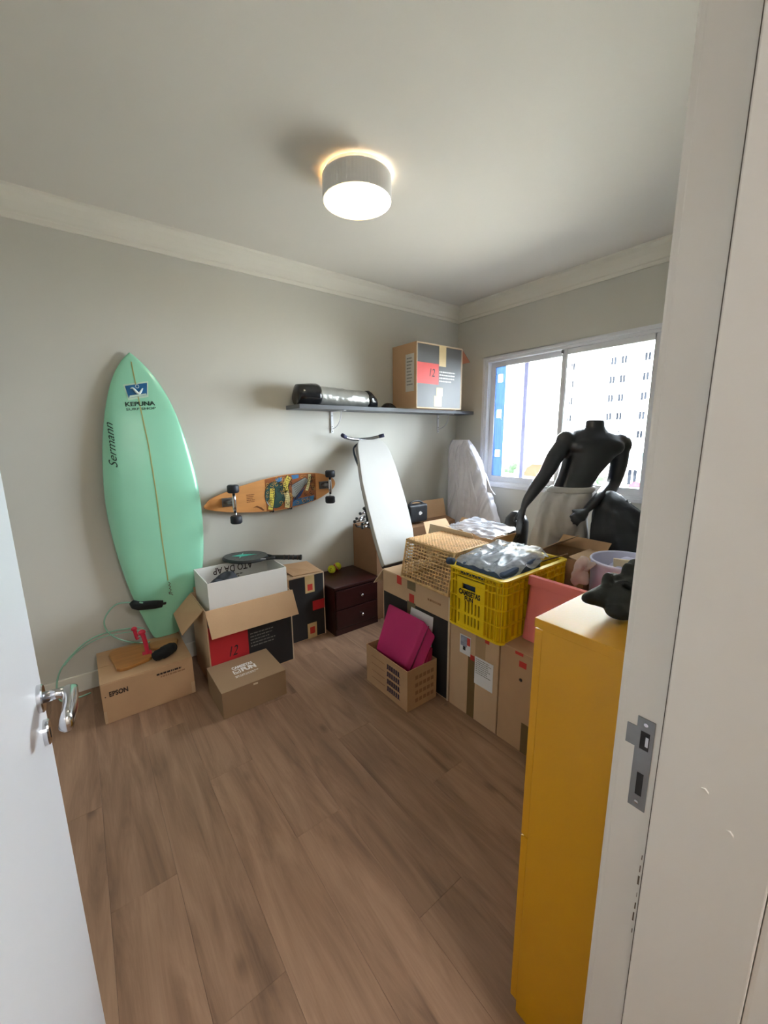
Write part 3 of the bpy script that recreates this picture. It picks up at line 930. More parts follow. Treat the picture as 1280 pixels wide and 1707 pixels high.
def sbpoly(pts, m, name, parent, off):
    bb = MB()
    bm_ = [Vector((x, sb_front(x, z)-off, z)) for x, z in pts]
    bb.add(bm_+[p+Vector((0,0.0003,0)) for p in bm_], [tuple(range(len(pts))), tuple(range(2*len(pts)-1, len(pts)-1, -1))])
    return bb.build(name, m, parent)
lg = sbpoly([(0.252,1.705),(0.374,1.732),(0.365,1.645),(0.266,1.622)], mat('logo_outline', (184,214,190), 0.4), 'logo_sticker', sb, 0.0014)
sbpoly([(0.259,1.698),(0.367,1.722),(0.359,1.655),(0.270,1.634)], mat('logo_blue', (20,92,140), 0.35, var=0.3, scale=14), 'logo_field', lg, 0.0020)
sbpoly([(0.276,1.648),(0.356,1.664),(0.3585,1.656),(0.271,1.635)], mat('logo_pale', (188,214,196), 0.4), 'logo_band', lg, 0.0026)
wv = MB()
pts = []
for k in range(25):
    a = k/24
    x = 0.284+0.058*a; z = 1.672+0.016*math.sin(a*2*math.pi*0.95+0.9)+0.010*a
    pts.append(Vector((x, sb_front(x, z)-0.0022, z)))
wv.tube(pts, [0.0010+0.0062*math.sin(math.pi*(0.08+0.84*k/24)) for k in range(25)], 6)
wv.build('logo_wave', mat('logo_white', (226,240,236), 0.4), lg)
ey = MB()
ey.tube([(0.3165+0.0085*math.cos(a), sb_front(0.3165,1.699)-0.0024, 1.699+0.0085*math.sin(a)) for a in [2*math.pi*k/18 for k in range(18)]], 0.0014, 5, closed=True)
ey.build('logo_ring', MATS['logo_white'], lg)
text(sb, 'lettering', 'KEPUNA', Mdg, None, 0,0,0,0, bold=0.03, mapf=sbmap((0.249,1.588),(0.394,1.600),(0.249,1.612)))
text(sb, 'lettering', 'SURF SHOP', Mdg, None, 0,0,0,0, bold=0.01, mapf=sbmap((0.250,1.566),(0.395,1.579),(0.250,1.579)))
text(sb, 'signature', 'Sermann', Mdg, None, 0,0,0,0, shear=0.5, mapf=sbmap((0.176,1.262),(0.180,1.505),(0.138,1.262)))
sg = MB()
sg.tube([(x, sb_front(x, z)-0.001, z) for x, z in ((0.352,0.565),(0.360,0.553),(0.351,0.543),(0.361,0.532),(0.352,0.522),(0.362,0.512),(0.353,0.500),(0.348,0.488),(0.362,0.484),(0.368,0.476))], 0.0016, 5)
sg.tube([(x, sb_front(x, z)-0.001, z) for x, z in ((0.344,0.498),(0.366,0.492))], 0.0014, 5)
sg.build('signature', mat('rust_ink', (96,48,34), 0.5), sb)

# leash: black cuff strapped round the tail, mint cord
ls = thing('surf_leash', 'translucent mint surf leash with a black cuff round the tail', 'leash', (0.1,2.6,0.224))
cuffpts = [(0.150,2.562,0.505),(0.163,2.552,0.488),(0.185,2.548,0.476),(0.225,2.546,0.470),(0.265,2.544,0.464),(0.300,2.546,0.458)]
MB().tube(cuffpts, [(0.014,0.016),(0.018,0.030),(0.016,0.032),(0.016,0.032),(0.016,0.030),(0.012,0.026)], 12).build('cuff', mat('neoprene', (30,36,38), 0.85, bump=0.2, bscale=80), ls, smooth=True)
MB().tube([(0.300,2.546,0.458),(0.318,2.548,0.456)], [(0.006,0.012)]*2, 8).build('pull_tab', M_blk, ls)
Mcord = mat('mint_cord', (150,200,178), 0.2, var=0.05, coat=0.3)
def smooth_path(P, n=8):
    P = [Vector(p) for p in P]
    out = []
    for i in range(len(P)-1):
        p0 = P[max(0,i-1)]; p1 = P[i]; p2 = P[i+1]; p3 = P[min(len(P)-1,i+2)]
        for k in range(n):
            t_ = k/n
            out.append(0.5*((2*p1)+(p2-p0)*t_+(2*p0-5*p1+4*p2-p3)*t_*t_+(3*p1-p0-3*p2+p3)*t_**3))
    out.append(P[-1])
    return out
MB().tube(smooth_path([(0.20,2.52,0.50),(0.162,2.56,0.50),(0.084,2.62,0.490),(0.031,2.63,0.440),(0.013,2.635,0.384),(0.031,2.635,0.319),(0.088,2.625,0.262),(0.160,2.600,0.234),(0.215,2.57,0.232)]), 0.0042, 8).build('cord', Mcord, ls, smooth=True)
MB().tube(smooth_path([(0.195,2.55,0.33),(0.158,2.62,0.322),(0.025,2.65,0.324),(-0.061,2.655,0.305),(-0.134,2.655,0.258),(-0.195,2.655,0.194),(-0.226,2.655,0.130),(-0.237,2.65,0.06),(-0.225,2.63,0.006),(-0.160,2.612,0.0045),(-0.095,2.622,0.0045)]), 0.0042, 8).build('cord', Mcord, ls, smooth=True)
MB().tube(smooth_path([(0.205,2.54,0.315),(0.158,2.60,0.308),(0.025,2.63,0.312),(-0.061,2.640,0.294),(-0.134,2.644,0.252),(-0.190,2.646,0.196)]), 0.0030, 8).build('cord', Mcord, ls, smooth=True)

# items on the projector box
Mamber = mat('amber_wood', (176,120,62), 0.4, var=0.16, scale=5, stretch=(1,7,1), coat=0.15)
def paddle(name, label, poly, z0, z1, tilt=None):
    fz = FZ(0, 0, 0)
    o = MB().prism(poly, lambda u, v, w=0.0: Vector((u, v, z0 + w + (tilt(u, v) if tilt else 0))), 0, z1-z0).build(name, Mamber, bevel=0.005, base=(sum(p[0] for p in poly)/len(poly), sum(p[1] for p in poly)/len(poly), z0))
    return tag(o, label, 'board', 'amber boards on the projector box')
paddle('wooden_board', 'amber wooden board with rounded corners, left one on the EPSON box', [(0.012,2.54),(0.020,2.575),(0.055,2.592),(0.185,2.560),(0.200,2.545),(0.200,2.375),(0.185,2.360),(0.080,2.330),(0.050,2.335),(0.034,2.352)], eh, eh+0.018)
paddle('wooden_board', 'amber wooden board with a pointed end, right one on the EPSON box', [(0.208,2.545),(0.235,2.555),(0.300,2.552),(0.345,2.535),(0.352,2.500),(0.335,2.440),(0.312,2.425),(0.225,2.460),(0.206,2.480)], eh, eh+0.016)
rc = thing('red_clamp', 'red hand clamp standing on the amber boards', 'clamp', (0.185,2.43,eh+0.018))
Mred = mat('red_plastic', (206,44,72), 0.35, var=0.08)
MB().tube(smooth_path([(0.184,2.420,0.238),(0.183,2.426,0.28),(0.178,2.432,0.33),(0.172,2.438,0.365)],4), [(0.013,0.010)]*13, 10).build('long_jaw', Mred, rc, smooth=True, bevel=0)
MB().ellipsoid((0.172,2.438,0.362), (0.019,0.014,0.016), 12, 8).build('jaw_head', Mred, rc, smooth=True)
MB().tube(smooth_path([(0.150,2.45,0.325),(0.145,2.45,0.345),(0.140,2.45,0.385)],4), [(0.010,0.009)]*9, 10).build('short_jaw', Mred, rc, smooth=True)
MB().ellipsoid((0.139,2.45,0.388), (0.015,0.012,0.013), 12, 8).build('jaw_head', Mred, rc, smooth=True)
MB().tube([(0.142,2.448,0.337),(0.180,2.438,0.341)], 0.0045, 8).build('screw_bar', M_chrome, rc, smooth=True)
MB().tube([(0.205,2.416,0.241),(0.160,2.419,0.241)], [(0.014,0.0025)]*2, 10).build('foot', Mred, rc, smooth=True)
pc = MB()
pc.tube(smooth_path([(0.205,2.345,eh+0.022),(0.225,2.340,eh+0.030),(0.255,2.345,eh+0.034),(0.285,2.360,eh+0.036),(0.305,2.378,eh+0.030)],4), [(0.012,0.012)]+[(0.024,0.030)]*2+[(0.028,0.036)]*4+[(0.033,0.038)]*4+[(0.031,0.036)]*3+[(0.027,0.030)]*3, 14)
pg = thing('black_pouch', 'small black pouch with a pale tag at the edge of the EPSON box', 'pouch', (0.255,2.35,eh))
def flat_pouch(co, n):
    return Vector((0,0,max(0, eh+0.0005-co.z)))
pc.build('body', mat('black_fabric', (22,23,25), 0.9, bump=0.1), pg, smooth=True, disp=flat_pouch)
MB().ellipsoid((0.308,2.368,eh+0.034), (0.006,0.012,0.014), 10, 6).build('pale_tag', mat('pale_green', (176,200,160), 0.6), pg, smooth=True)

# ------------------------------------------------------------------ longboard skateboard
SK = [(0.599,0.995),(0.643,1.036),(0.704,1.060),(0.759,1.077),(0.83,1.100),(1.015,1.139),(1.174,1.158),(1.342,1.158),(1.448,1.142),(1.53,1.106),(1.552,1.063),(1.527,1.023),(1.469,0.987),(1.367,0.948),(1.201,0.919),(1.047,0.910),(0.888,0.920),(0.762,0.936),(0.662,0.957),(0.605,0.977)]
sk = thing('longboard', 'wooden pintail longboard with a colourful printed underside, hung on the wall', 'skateboard', (1.07,2.65,0.90))
fs = frame((0, 2.646, 0), (1,0,0), (0,0,1))
skp = smooth_path([(x, 0, z) for x, z in SK+[SK[0]]], 4)[:-1]
SKO = [(p.x, p.z) for p in skp]
MB().prism(SKO, fs, 0.0, 0.010).build('deck', mat('maple_orange', (208,146,86), 0.35, var=0.10, scale=4, stretch=(1,6,6), coat=0.3), sk, bevel=0.002)
def flat(poly, m, name, parent, off):
    return MB().prism(poly, fs, 0.0102+off, 0.0104+off).build(name, m, parent)
G = {n: mat('graphic_'+n, c, 0.35, var=0.12, scale=25, coat=0.3) for n, c in dict(teal=(40,78,74), brown=(150,86,44), dark=(40,30,26), blue=(60,120,170), navy=(30,60,110), silver=(150,154,150), yellow=(224,206,86), cream=(232,222,160)).items()}
# printed field: clip deck outline between x 0.985 and 1.40
def clip(poly, x0, x1):
    def side(P, f_, inside):
        out = []
        for i in range(len(P)):
            a, b_ = P[i-1], P[i]
            ia, ib = inside(a), inside(b_)
            if ia != ib:
                k = (f_-a[0])/(b_[0]-a[0]); out.append((f_, a[1]+(b_[1]-a[1])*k))
            if ib: out.append(b_)
        return out
    P = side(poly, x0, lambda p: p[0] >= x0)
    return side(P, x1, lambda p: p[0] <= x1)
inner = [(1.075+(x-1.075)*0.985, 1.035+(z-1.035)*0.965) for x, z in SKO]
art = flat(clip(inner, 1.000, 1.385), G['brown'], 'printed_field', sk, 0.0)
flat([(0.995+0.075*(1-math.cos(a)), 1.022+0.093*math.sin(a)) for a in [2*math.pi*k/20 for k in range(20)]], G['teal'], 'print_globe', art, 0.0004)
flat([(1.195,1.080),(1.300,1.128),(1.330,1.105),(1.215,0.985),(1.195,1.0)], G['silver'], 'print_wing', art, 0.0006)
flat([(1.205,0.985),(1.300,1.060),(1.260,0.995),(1.195,0.955)], G['navy'], 'print_sea', art, 0.0005)
flat([(1.190,0.924),(1.200,0.975),(1.370,0.990),(1.360,0.952),(1.30,0.939)], G['blue'], 'print_water', art, 0.0004)
flat([(1.195,1.150),(1.205,1.120),(1.250,1.128),(1.252,1.152)], G['blue'], 'print_sky', art, 0.0004)
flat([(1.075,1.130),(1.085,1.100),(1.125,1.118),(1.125,1.146)], G['blue'], 'print_sky', art, 0.0004)
cu = MB(); cu2 = MB()
rnd = random.Random(5)
for k in range(90):
    for _ in range(30):
        x, z = rnd.uniform(1.01,1.375), rnd.uniform(0.93,1.145)
        if 0.95 < z < 1.135 and not (1.20 < x < 1.30 and 0.99 < z < 1.11):
            break
    r_ = rnd.uniform(0.007,0.014)
    (cu if k % 2 else cu2).tube([(x+r_*(1-0.4*i/12)*math.cos(5.2*i/12+k), 2.646-0.0108, z+r_*(1-0.4*i/12)*math.sin(5.2*i/12+k)) for i in range(13)], 0.0020, 4)
for q_ in (cu.build('print_scrolls', G['dark'], art), cu2.build('print_scrolls', mat('graphic_gold', (206,160,80), 0.35), art)): q_['kind'] = 'stuff'
wl_ = MB()
for k in range(6):
    wl_.tube([(1.200+0.006*k, 2.646-0.0112, 1.070-0.014*k), (1.318-0.004*k, 2.646-0.0112, 1.116-0.008*k)], 0.0014, 4)
wl_.tube([(1.195,2.646-0.0112,1.080),(1.300,2.646-0.0112,1.128),(1.330,2.646-0.0112,1.105),(1.215,2.646-0.0112,0.985)], 0.0022, 4)
wl_.build('print_feathers', G['dark'], art)['kind'] = 'stuff'
gl_ = MB()
gl_.tube([(0.995+0.075*(1-math.cos(a)), 2.646-0.0111, 1.022+0.093*math.sin(a)) for a in [2*math.pi*k/24 for k in range(24)]], 0.0022, 4, closed=True)
gl_.build('print_globe_outline', G['dark'], art)
def ribbon(pts, wd, m):
    left = []; right = []
    for i, (x, z) in enumerate(pts):
        a = pts[max(0,i-1)]; c = pts[min(len(pts)-1,i+1)]
        d = Vector((c[0]-a[0], c[1]-a[1])).normalized(); q = Vector((-d.y, d.x))*wd/2
        left.append((x+q.x, z+q.y)); right.append((x-q.x, z-q.y))
    r_ = flat(left+right[::-1], G['dark'], 'print_ribbon_edge', art, 0.0010)
    sc_ = 0.80
    L2 = [(p[0]+(l[0]-p[0])*sc_, p[1]+(l[1]-p[1])*sc_) for p, l in zip(pts, left)]
    R2 = [(p[0]+(l[0]-p[0])*sc_, p[1]+(l[1]-p[1])*sc_) for p, l in zip(pts, right)]
    flat(L2+R2[::-1], m, 'print_ribbon', art, 0.0012)
    tk = MB()
    for i in range(1, len(pts)-1):
        x, z = pts[i]
        d = Vector((pts[i+1][0]-pts[i-1][0], pts[i+1][1]-pts[i-1][1])).normalized(); q = Vector((-d.y, d.x))
        for s_ in ((-0.28,0.28),) if i % 3 else ((-0.28,-0.05),(0.08,0.28)):
            a = Vector((x,z))+q*wd*s_[0]; c = Vector((x,z))+q*wd*s_[1]
            tk.tube([(a.x, 2.646-0.0118, a.y), (c.x, 2.646-0.0118, c.y)], 0.0016, 4)
    tk.build('ribbon_lettering', G['dark'], art)
def bez(a, b_, c, n=9): return [((1-t_)**2*a[0]+2*t_*(1-t_)*b_[0]+t_*t_*c[0], (1-t_)**2*a[1]+2*t_*(1-t_)*b_[1]+t_*t_*c[1]) for t_ in [k/n for k in range(n+1)]]
ribbon(bez((1.050,1.068),(1.045,0.99),(1.026,0.922)), 0.042, G['yellow'])
ribbon(bez((1.180,1.140),(1.130,1.08),(1.155,1.035)), 0.046, G['yellow'])
ribbon(bez((1.148,1.045),(1.165,0.98),(1.150,0.922)), 0.044, G['cream'])
ribbon(bez((1.338,1.148),(1.335,1.09),(1.308,1.030)), 0.028, G['cream'])
flat([(0.905,0.950),(0.935,0.960),(0.965,0.945),(0.985,0.925),(0.975,0.920),(0.950,0.940),(0.930,0.950)], mat('brown_print', (120,70,36), 0.4), 'print_stroke', sk, 0.0004)
lines(sk, 'small_print', MATS['brown_print'], fs, 0.868, 0.925, 0.985, 1.045, 5, off=0.0108, fill=0.4, seed=21)
for (cx, cz, tx) in ((0.748,1.006,0.765),(1.452,1.060,1.464)):
    bp_ = MB().box(cx-0.040,cx+0.040,2.646-0.022,2.646-0.010,cz-0.028,cz+0.028).build('truck_base', M_steel, sk, bevel=0.003)
    bu = MB().lathe([(0.020,0),(0.020,0.016),(0.012,0.022),(0.012,0.030)], (cx+0.006,2.624,cz), (0,-1,0), 16).build('bushing', M_steel, bp_)
    MB().tube([(tx,2.560,cz-0.062),(tx,2.566,cz-0.02),(tx,2.566,cz+0.02),(tx,2.560,cz+0.062)], [0.008,0.014,0.014,0.008], 12).build('hanger', M_chrome, bp_, smooth=True)
    MB().tube([(tx,2.575,cz),(cx-0.02 if cx < 1 else cx-0.024,2.624,cz)], [0.012,0.014], 10).build('pivot', M_steel, bp_, smooth=True)
    for s in (-1, 1):
        MB().lathe([(0.008,0),(0.008,0.003)], (cx+0.028,2.624,cz+0.016*s), (0,-1,0), 10).build('bolt', M_blk, bp_)
for x, z in ((0.763,1.098),(0.768,0.899),(1.467,1.148),(1.460,0.957)):
    zz = 1 if z > 1.03 else -1
    wl = MB().lathe([(0.012,-0.024),(0.030,-0.025),(0.036,-0.018),(0.036,0.018),(0.030,0.025),(0.012,0.024)], (x,2.560,z), (0,0,1), 28).build('wheel', M_rubber, sk, smooth=True)
    MB().lathe([(0.010,0.020),(0.010,0.0262),(0.005,0.0275)], (x,2.560,z), (0,0,zz), 14).build('bearing', M_chrome, wl)
    cz = 1.006 if x < 1 else 1.060
    MB().tube([(x,2.560,z),(x,2.560,cz+0.05*zz)], 0.0042, 8).build('axle', M_chrome, sk, smooth=True)
for k, (x, z) in enumerate(((1.046,0.9095),(1.181,0.9150))):
    h = thing('wall_hook', 'small black wall hook under the longboard, ' + ('left one' if k == 0 else 'right one'), 'hook', (x,2.688,z-0.01), 'hooks holding the longboard')
    MB().tube([(x,2.687,z-0.006),(x,2.646,z-0.006),(x,2.628,z-0.004),(x,2.627,z+0.008)], 0.0045, 8).build('arm', M_blk, h, smooth=True)
    MB().lathe([(0.010,0),(0.010,0.003)], (x,2.6875,z-0.006), (0,-1,0), 12).build('plate', M_blk, h)

# ------------------------------------------------------------------ wall shelf
SY, SZ0, SZ1 = 2.472, 1.602, 1.630
sh = thing('wall_shelf', 'dark grey wall shelf on two white brackets', 'shelf', (2.07,2.688,SZ0))
MB().box(1.205, 2.940, SY, 2.686, SZ0, SZ1).build('board', mat('grey_laminate', (92,94,98), 0.5, var=0.05), sh, bevel=0.0015)
for x in (1.568, 2.694):
    br = MB().box(x-0.010,x+0.010,2.678,2.686,1.442,SZ0).box(x-0.010,x+0.010,2.49,2.686,SZ0-0.006,SZ0).build('bracket', M_alu, sh, bevel=0.002)
    MB().tube([(x, 2.682-0.135*math.sin(a), 1.474+0.122*(1-math.cos(a))) for a in [math.pi/2*k/12 for k in range(13)]], 0.0032, 8).build('brace_rod', M_alu, br, smooth=True)
    for z in (1.455, 1.490, 1.57):
        MB().lathe([(0.0045,0),(0.003,0.002)], (x,2.678,z), (0,-1,0), 10).build('screw', M_steel, br)

# rolled mat
rl = thing('rolled_bundle', 'silver foil roll with black bagged ends on the shelf', 'roll', (1.55,2.57,SZ1))
Rr = 0.071
def rollring(x, r, sq=0.0, seed=0):
    return [(x, 2.566+r*math.cos(a)*(1+0.05*noise.noise(Vector((math.cos(a)*2, math.sin(a)*2, x*9+seed)))), SZ1+0.0005+max(0, r*0.98+r*math.sin(a)*(1+0.05*noise.noise(Vector((math.cos(a)*2, math.sin(a)*2, x*9+seed+5)))))) for a in [2*math.pi*k/32 for k in range(32)]]
M_foil = mat('silver_foil', (196,196,190), 0.30, metal=0.75, var=0.12, scale=12, bump=0.55, bscale=16, stretch=(1,1,1))
MB().rings([rollring(1.385+0.42*i/14, Rr-0.003-0.010*(i/14)) for i in range(15)] and [rollring(1.385+0.42*i/40, Rr-0.003-0.010*(i/40)) for i in range(41)]).build('foil_roll', M_foil, rl, smooth=True, disp=lambda c, n: n*(0.006*(abs(noise.noise(Vector((c.x*28+c.z*20, c.y*20, c.z*26))))-0.25)) if c.z > SZ1+0.008 else Vector((0,0,0)))
prof = [(1.228,0.020),(1.222,0.050),(1.235,0.068),(1.28,0.0715),(1.33,0.0735),(1.375,0.0735),(1.392,0.071)]
MB().rings([rollring(x, r, seed=3) for x, r in prof]).build('bag_end', M_blkgloss, rl, smooth=True)
prof = [(1.795,0.062),(1.815,0.064),(1.835,0.060),(1.86,0.050),(1.885,0.040),(1.90,0.022)]
MB().rings([rollring(x, r, seed=8) for x, r in prof]).build('bag_end', M_blkgloss, rl, smooth=True)
clothmound('black_cloth', 'small black cloth lump between the roll and the shelf box', 2.005, 2.55, SZ1, 0.075, 0.055, 0.042, M_blkgloss, 4)

# carton on the shelf
x0, x1, y0, y1, z0, z1 = 2.150, 2.662, 2.378, 2.672, SZ1, 2.122
t = thing('shelf_carton', 'grey-printed carton with red panel marked 12 on the wall shelf', 'box', ((x0+x1)/2,(y0+y1)/2,z0))
MB().box(x0,x1,y0,y1,z0,z1).build('body', M_card, t, bevel=0.003)
f = FY(x0, y0, z0)
M_gprint = mat('faded_black_print', (88,86,84), 0.45, var=0.06)
decal(t, 'dark_panel', M_gprint, f, 0.008, 0.500, 0.010, 0.480)
decal(t, 'red_panel', mat('bright_red_print', (222,78,70), 0.55, var=0.04), f, 0.004, 0.236, 0.188, 0.345, off=0.0009)
text(t, 'handwriting', '12', M_blackprint, f, 0.135, 0.195, 0.245, 0.305, shear=0.2, off=0.0022)
decal(t, 'tape', mat('kraft_tape', (216,190,140), 0.5), f, 0.240, 0.318, 0.330, 0.488, off=0.0009)
decal(t, 'tape', MATS['kraft_tape'], f, 0.190, 0.275, 0.018, 0.10, off=0.0009)
decal(t, 'tape', MATS['kraft_tape'], f, 0.215, 0.285, 0.10, 0.165, off=0.0009)
lines(t, 'pale_print', M_whiteink, f, 0.245, 0.43, 0.205, 0.30, 4, fill=0.4, seed=31, off=0.0012)
for u0, u1, v0, v1 in ((0.0,0.006,0.0,0.492),(0.506,0.512,0.0,0.492),(0.0,0.512,0.0,0.008),(0.0,0.512,0.484,0.492)):
    decal(t, 'board_edge', M_edge, f, u0, u1, v0, v1, off=0.0003)
f2 = FX(x0, y1, z0)
decal(t, 'shipping_label', mat('label_grey', (196,190,180), 0.4), f2, 0.165, 0.265, 0.13, 0.41)
lines(t, 'label_print', M_greyink, f2, 0.18, 0.25, 0.17, 0.39, 9, off=0.0016, fill=0.4, seed=33)
MB().slab((x1-0.002,y1-0.04,z1-0.002), (x1-0.002,y0+0.005,z1-0.002), (0.105,0,-0.095), 0.004).build('flap', mat('flap_orange', (196,132,104), 0.85), t)
# ------------------------------------------------------------------ ironing board
ib = thing('ironing_board', 'ironing board with pale grey cover leaning beside the window corner', 'ironing board', (1.62,1.92,0.603))
P0 = Vector((1.75,2.6,1.38)); AX = Vector((0,-0.657,-0.754)).normalized()   # down the board
WD = Vector((1,0,0)); NB = WD.cross(AX).normalized()
if NB.y > 0: NB = -NB
# outline along the board: (distance below P0, left x, right x)
IB = [(-0.005,1.755,1.945),(0.015,1.735,1.972),(0.055,1.712,1.990),(0.13,1.685,1.993),(0.26,1.640,1.974),(0.38,1.602,1.948),(0.50,1.572,1.920),(0.62,1.543,1.890),(0.72,1.522,1.862),(0.82,1.500,1.830),(0.90,1.486,1.795),(0.97,1.474,1.755),(1.022,1.467,1.700),(1.030,1.475,1.69)]
pl = [(l, s) for s, l, r in IB]+[(r, s) for s, l, r in IB[::-1]]
fb = lambda u, v, w=0.0: Vector((u, 0, 0))+Vector((0,P0.y,P0.z))+AX*v+NB*w
M_cover = mat('ironing_cover', (188,186,181), 0.8, var=0.03, scale=4, bump=0.12, bscale=14)
MB().prism(pl, fb, -0.022, 0.012).build('cover', M_cover, ib, bevel=0.008, seg=3)
pl2 = [(1.74+(u-1.74)*0.97, 0.51+(v-0.51)*0.98) for u, v in pl]
MB().prism(pl2, fb, -0.034, -0.022).build('under_panel', mat('grey_hem', (146,142,136), 0.8), ib)
MB().tube([fb(1.472,1.024,-0.014), fb(1.58,1.030,-0.018), fb(1.695,1.022,-0.014)], [(0.016,0.016)]*3, 8).build('hem', mat('dark_hem', (70,62,64), 0.8), ib, smooth=True)
# folded legs behind with a curved foot bar at the top
Mtube = mat('grey_tube', (150,150,152), 0.25, metal=0.9)
foot = [(1.588,2.56,1.422),(1.62,2.575,1.410),(1.69,2.60,1.397),(1.77,2.612,1.392),(1.85,2.608,1.396),(1.915,2.585,1.408),(1.955,2.56,1.420)]
fo = MB().tube(smooth_path(foot, 5), 0.0125, 12).build('foot_bar', Mtube, ib, smooth=True)
Mcap = mat('navy_cap', (44,46,76), 0.5)
for a, b_ in ((foot[0],foot[1]),(foot[-1],foot[-2])):
    a, b_ = Vector(a), Vector(b_); d = (b_-a).normalized()
    MB().tube([a-d*0.012, a+d*0.030], 0.0150, 12).build('end_cap', Mcap, fo, smooth=True)
for x in (1.765, 1.83):
    MB().tube([Vector((x,2.608,1.392)), fb(x-0.06,0.35,-0.050), fb(x-0.14,0.88,-0.050)], 0.0095, 10).build('leg', Mtube, ib, smooth=True)
MB().tube(smooth_path([fb(1.742,0.02,-0.012), fb(1.700,0.045,-0.03), fb(1.682,0.12,-0.038), fb(1.672,0.22,-0.036), fb(1.665,0.30,-0.03), fb(1.668,0.36,-0.03)], 5), [(0.006,0.018)]*21+[(0.005,0.012)]*5, 8).build('strap', mat('navy_strap', (44,56,72), 0.7), ib, smooth=True)
cl = thing('clip_rack', 'small chrome folding rack with black tips poking out behind the ironing board', 'rack', (1.735,2.47,0.722))
for k, (dx, dy, dz, ln) in enumerate(((0.0,0.0,0.0,0.075),(-0.030,-0.03,-0.012,0.085),(0.012,-0.045,-0.038,0.070),(0.030,0.02,0.030,0.06),(-0.01,-0.05,-0.062,0.05))):
    a = Vector((1.700+dx, 2.46+dy, 0.812+dz)); b_ = a+Vector((-ln, -0.012, -0.004))
    MB().tube([a, b_], 0.0095, 12).build('rod', M_chrome, cl, smooth=True)
    MB().tube([b_, b_+Vector((-0.012,-0.002,0))], 0.0120, 12).build('rod_tip', M_blk, cl, smooth=True)
MB().tube([(1.738,2.47,0.722),(1.722,2.47,0.85),(1.700,2.465,0.878)], [0.010,0.010,0.016], 12).build('post', M_blk, cl, smooth=True)
MB().tube(smooth_path([(1.700,2.45,0.775),(1.65,2.44,0.748),(1.605,2.43,0.752),(1.596,2.43,0.772)],4), 0.0055, 8).build('hook', M_blk, cl, smooth=True)
MB().box(1.725,1.77,2.40,2.50,0.720,0.728).build('foot', M_blk, cl)

# ------------------------------------------------------------------ cartons in the back corner
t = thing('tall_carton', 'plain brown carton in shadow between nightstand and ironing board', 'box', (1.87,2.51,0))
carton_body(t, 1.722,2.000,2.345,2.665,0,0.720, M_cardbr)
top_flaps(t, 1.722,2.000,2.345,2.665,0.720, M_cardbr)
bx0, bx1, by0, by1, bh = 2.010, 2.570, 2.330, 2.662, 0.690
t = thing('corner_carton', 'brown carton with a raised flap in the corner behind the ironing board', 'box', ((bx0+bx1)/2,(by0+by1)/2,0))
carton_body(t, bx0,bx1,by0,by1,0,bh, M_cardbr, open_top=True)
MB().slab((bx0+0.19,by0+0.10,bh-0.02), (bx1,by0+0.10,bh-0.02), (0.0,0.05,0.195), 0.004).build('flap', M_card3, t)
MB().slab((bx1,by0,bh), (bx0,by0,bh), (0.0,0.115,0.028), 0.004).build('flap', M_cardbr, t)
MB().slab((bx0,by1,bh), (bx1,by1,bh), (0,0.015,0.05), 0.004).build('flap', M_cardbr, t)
lines(t, 'side_print', M_darkink, FY(bx0,by0,0), 0.38, 0.50, 0.60, 0.64, 1, seed=40)
# black cap and bag on it
t = thing('black_bag', 'black bag with a small white emblem on the corner carton', 'bag', (2.15,2.39,bh+0.02))
MB().box(2.06,2.262,2.35,2.425,bh+0.030,bh+0.178).build('body', mat('black_nylon', (26,28,34), 0.55, bump=0.3, bscale=25), t, bevel=0.022, seg=4)
MB().tube(smooth_path([(2.08,2.39,bh+0.172),(2.12,2.39,bh+0.198),(2.20,2.39,bh+0.196),(2.245,2.39,bh+0.172)],4), 0.008, 8).build('strap', MATS['black_nylon'], t, smooth=True)
em = MB()
fe = FY(2.175, 2.3495, bh+0.105)
em.lathe([(0.016,0),(0.016,0.0006)], fe(0,0,0), (0,-1,0), 14); em.fbox(fe, -0.003,0.022,-0.006,0.004,0.0,0.0009)
em.build('emblem', M_whiteink, t)

# ------------------------------------------------------------------ wrapped panel in the corner
M_plast = mat('cloudy_plastic', (226,224,232), 0.32, var=0.05, scale=5, bump=0.35, bscale=10, stretch=(1,5,0.7))
WR = [(1.378,2.590,2.400),(1.35,2.600,2.372),(1.28,2.600,2.318),(1.19,2.592,2.248),(1.02,2.575,2.150),(0.78,2.552,2.030),(0.55,2.530,1.920),(0.30,2.515,1.86),(0.01,2.51,1.83)]
wrp = MB()
NR = 120
rings = []
for i in range(90):
    z = 0.002+(1.376-0.002)*i/89
    yl_ = interp([(a, b_) for a, b_, c in WR], z); yr_ = interp([(a, c) for a, b_, c in WR], z)
    xb = 2.655+0.14*(z/1.38)
    th = 0.062*(1.0 if z < 1.25 else max(0.25, 1-((z-1.25)/0.16)**2))
    ring = []
    for k in range(NR):
        a = 2*math.pi*k/NR
        cy, sx = math.cos(a), math.sin(a)
        y = (yl_+yr_)/2+math.copysign(abs(cy)**0.6, cy)*(yl_-yr_)/2
        fold = 0.040*(abs(noise.noise(Vector((y*18+z*6.0, z*1.2, 3))))-0.2)+0.022*(abs(noise.noise(Vector((y*42+z*16, z*2.2, 9))))-0.2)
        x = xb-math.copysign(abs(sx)**0.5, sx)*th+(fold if sx > 0.05 else fold*0.2)
        ring.append((x, y+fold*0.7, z))
    rings.append(ring)
wp = thing('wrapped_panel', 'tall panel wrapped in wrinkled white plastic leaning in the window corner', 'panel', (2.66,2.2,0))
wrp.rings(rings).build('plastic_wrap', M_plast, wp, smooth=True)
MB().quadslab([(2.655,2.085,1.10),(2.650,2.02,0.98),(2.640,1.972,0.945),(2.650,2.06,0.955)], 0.004).build('loose_corner', M_plast, wp)
tw_ = MB()
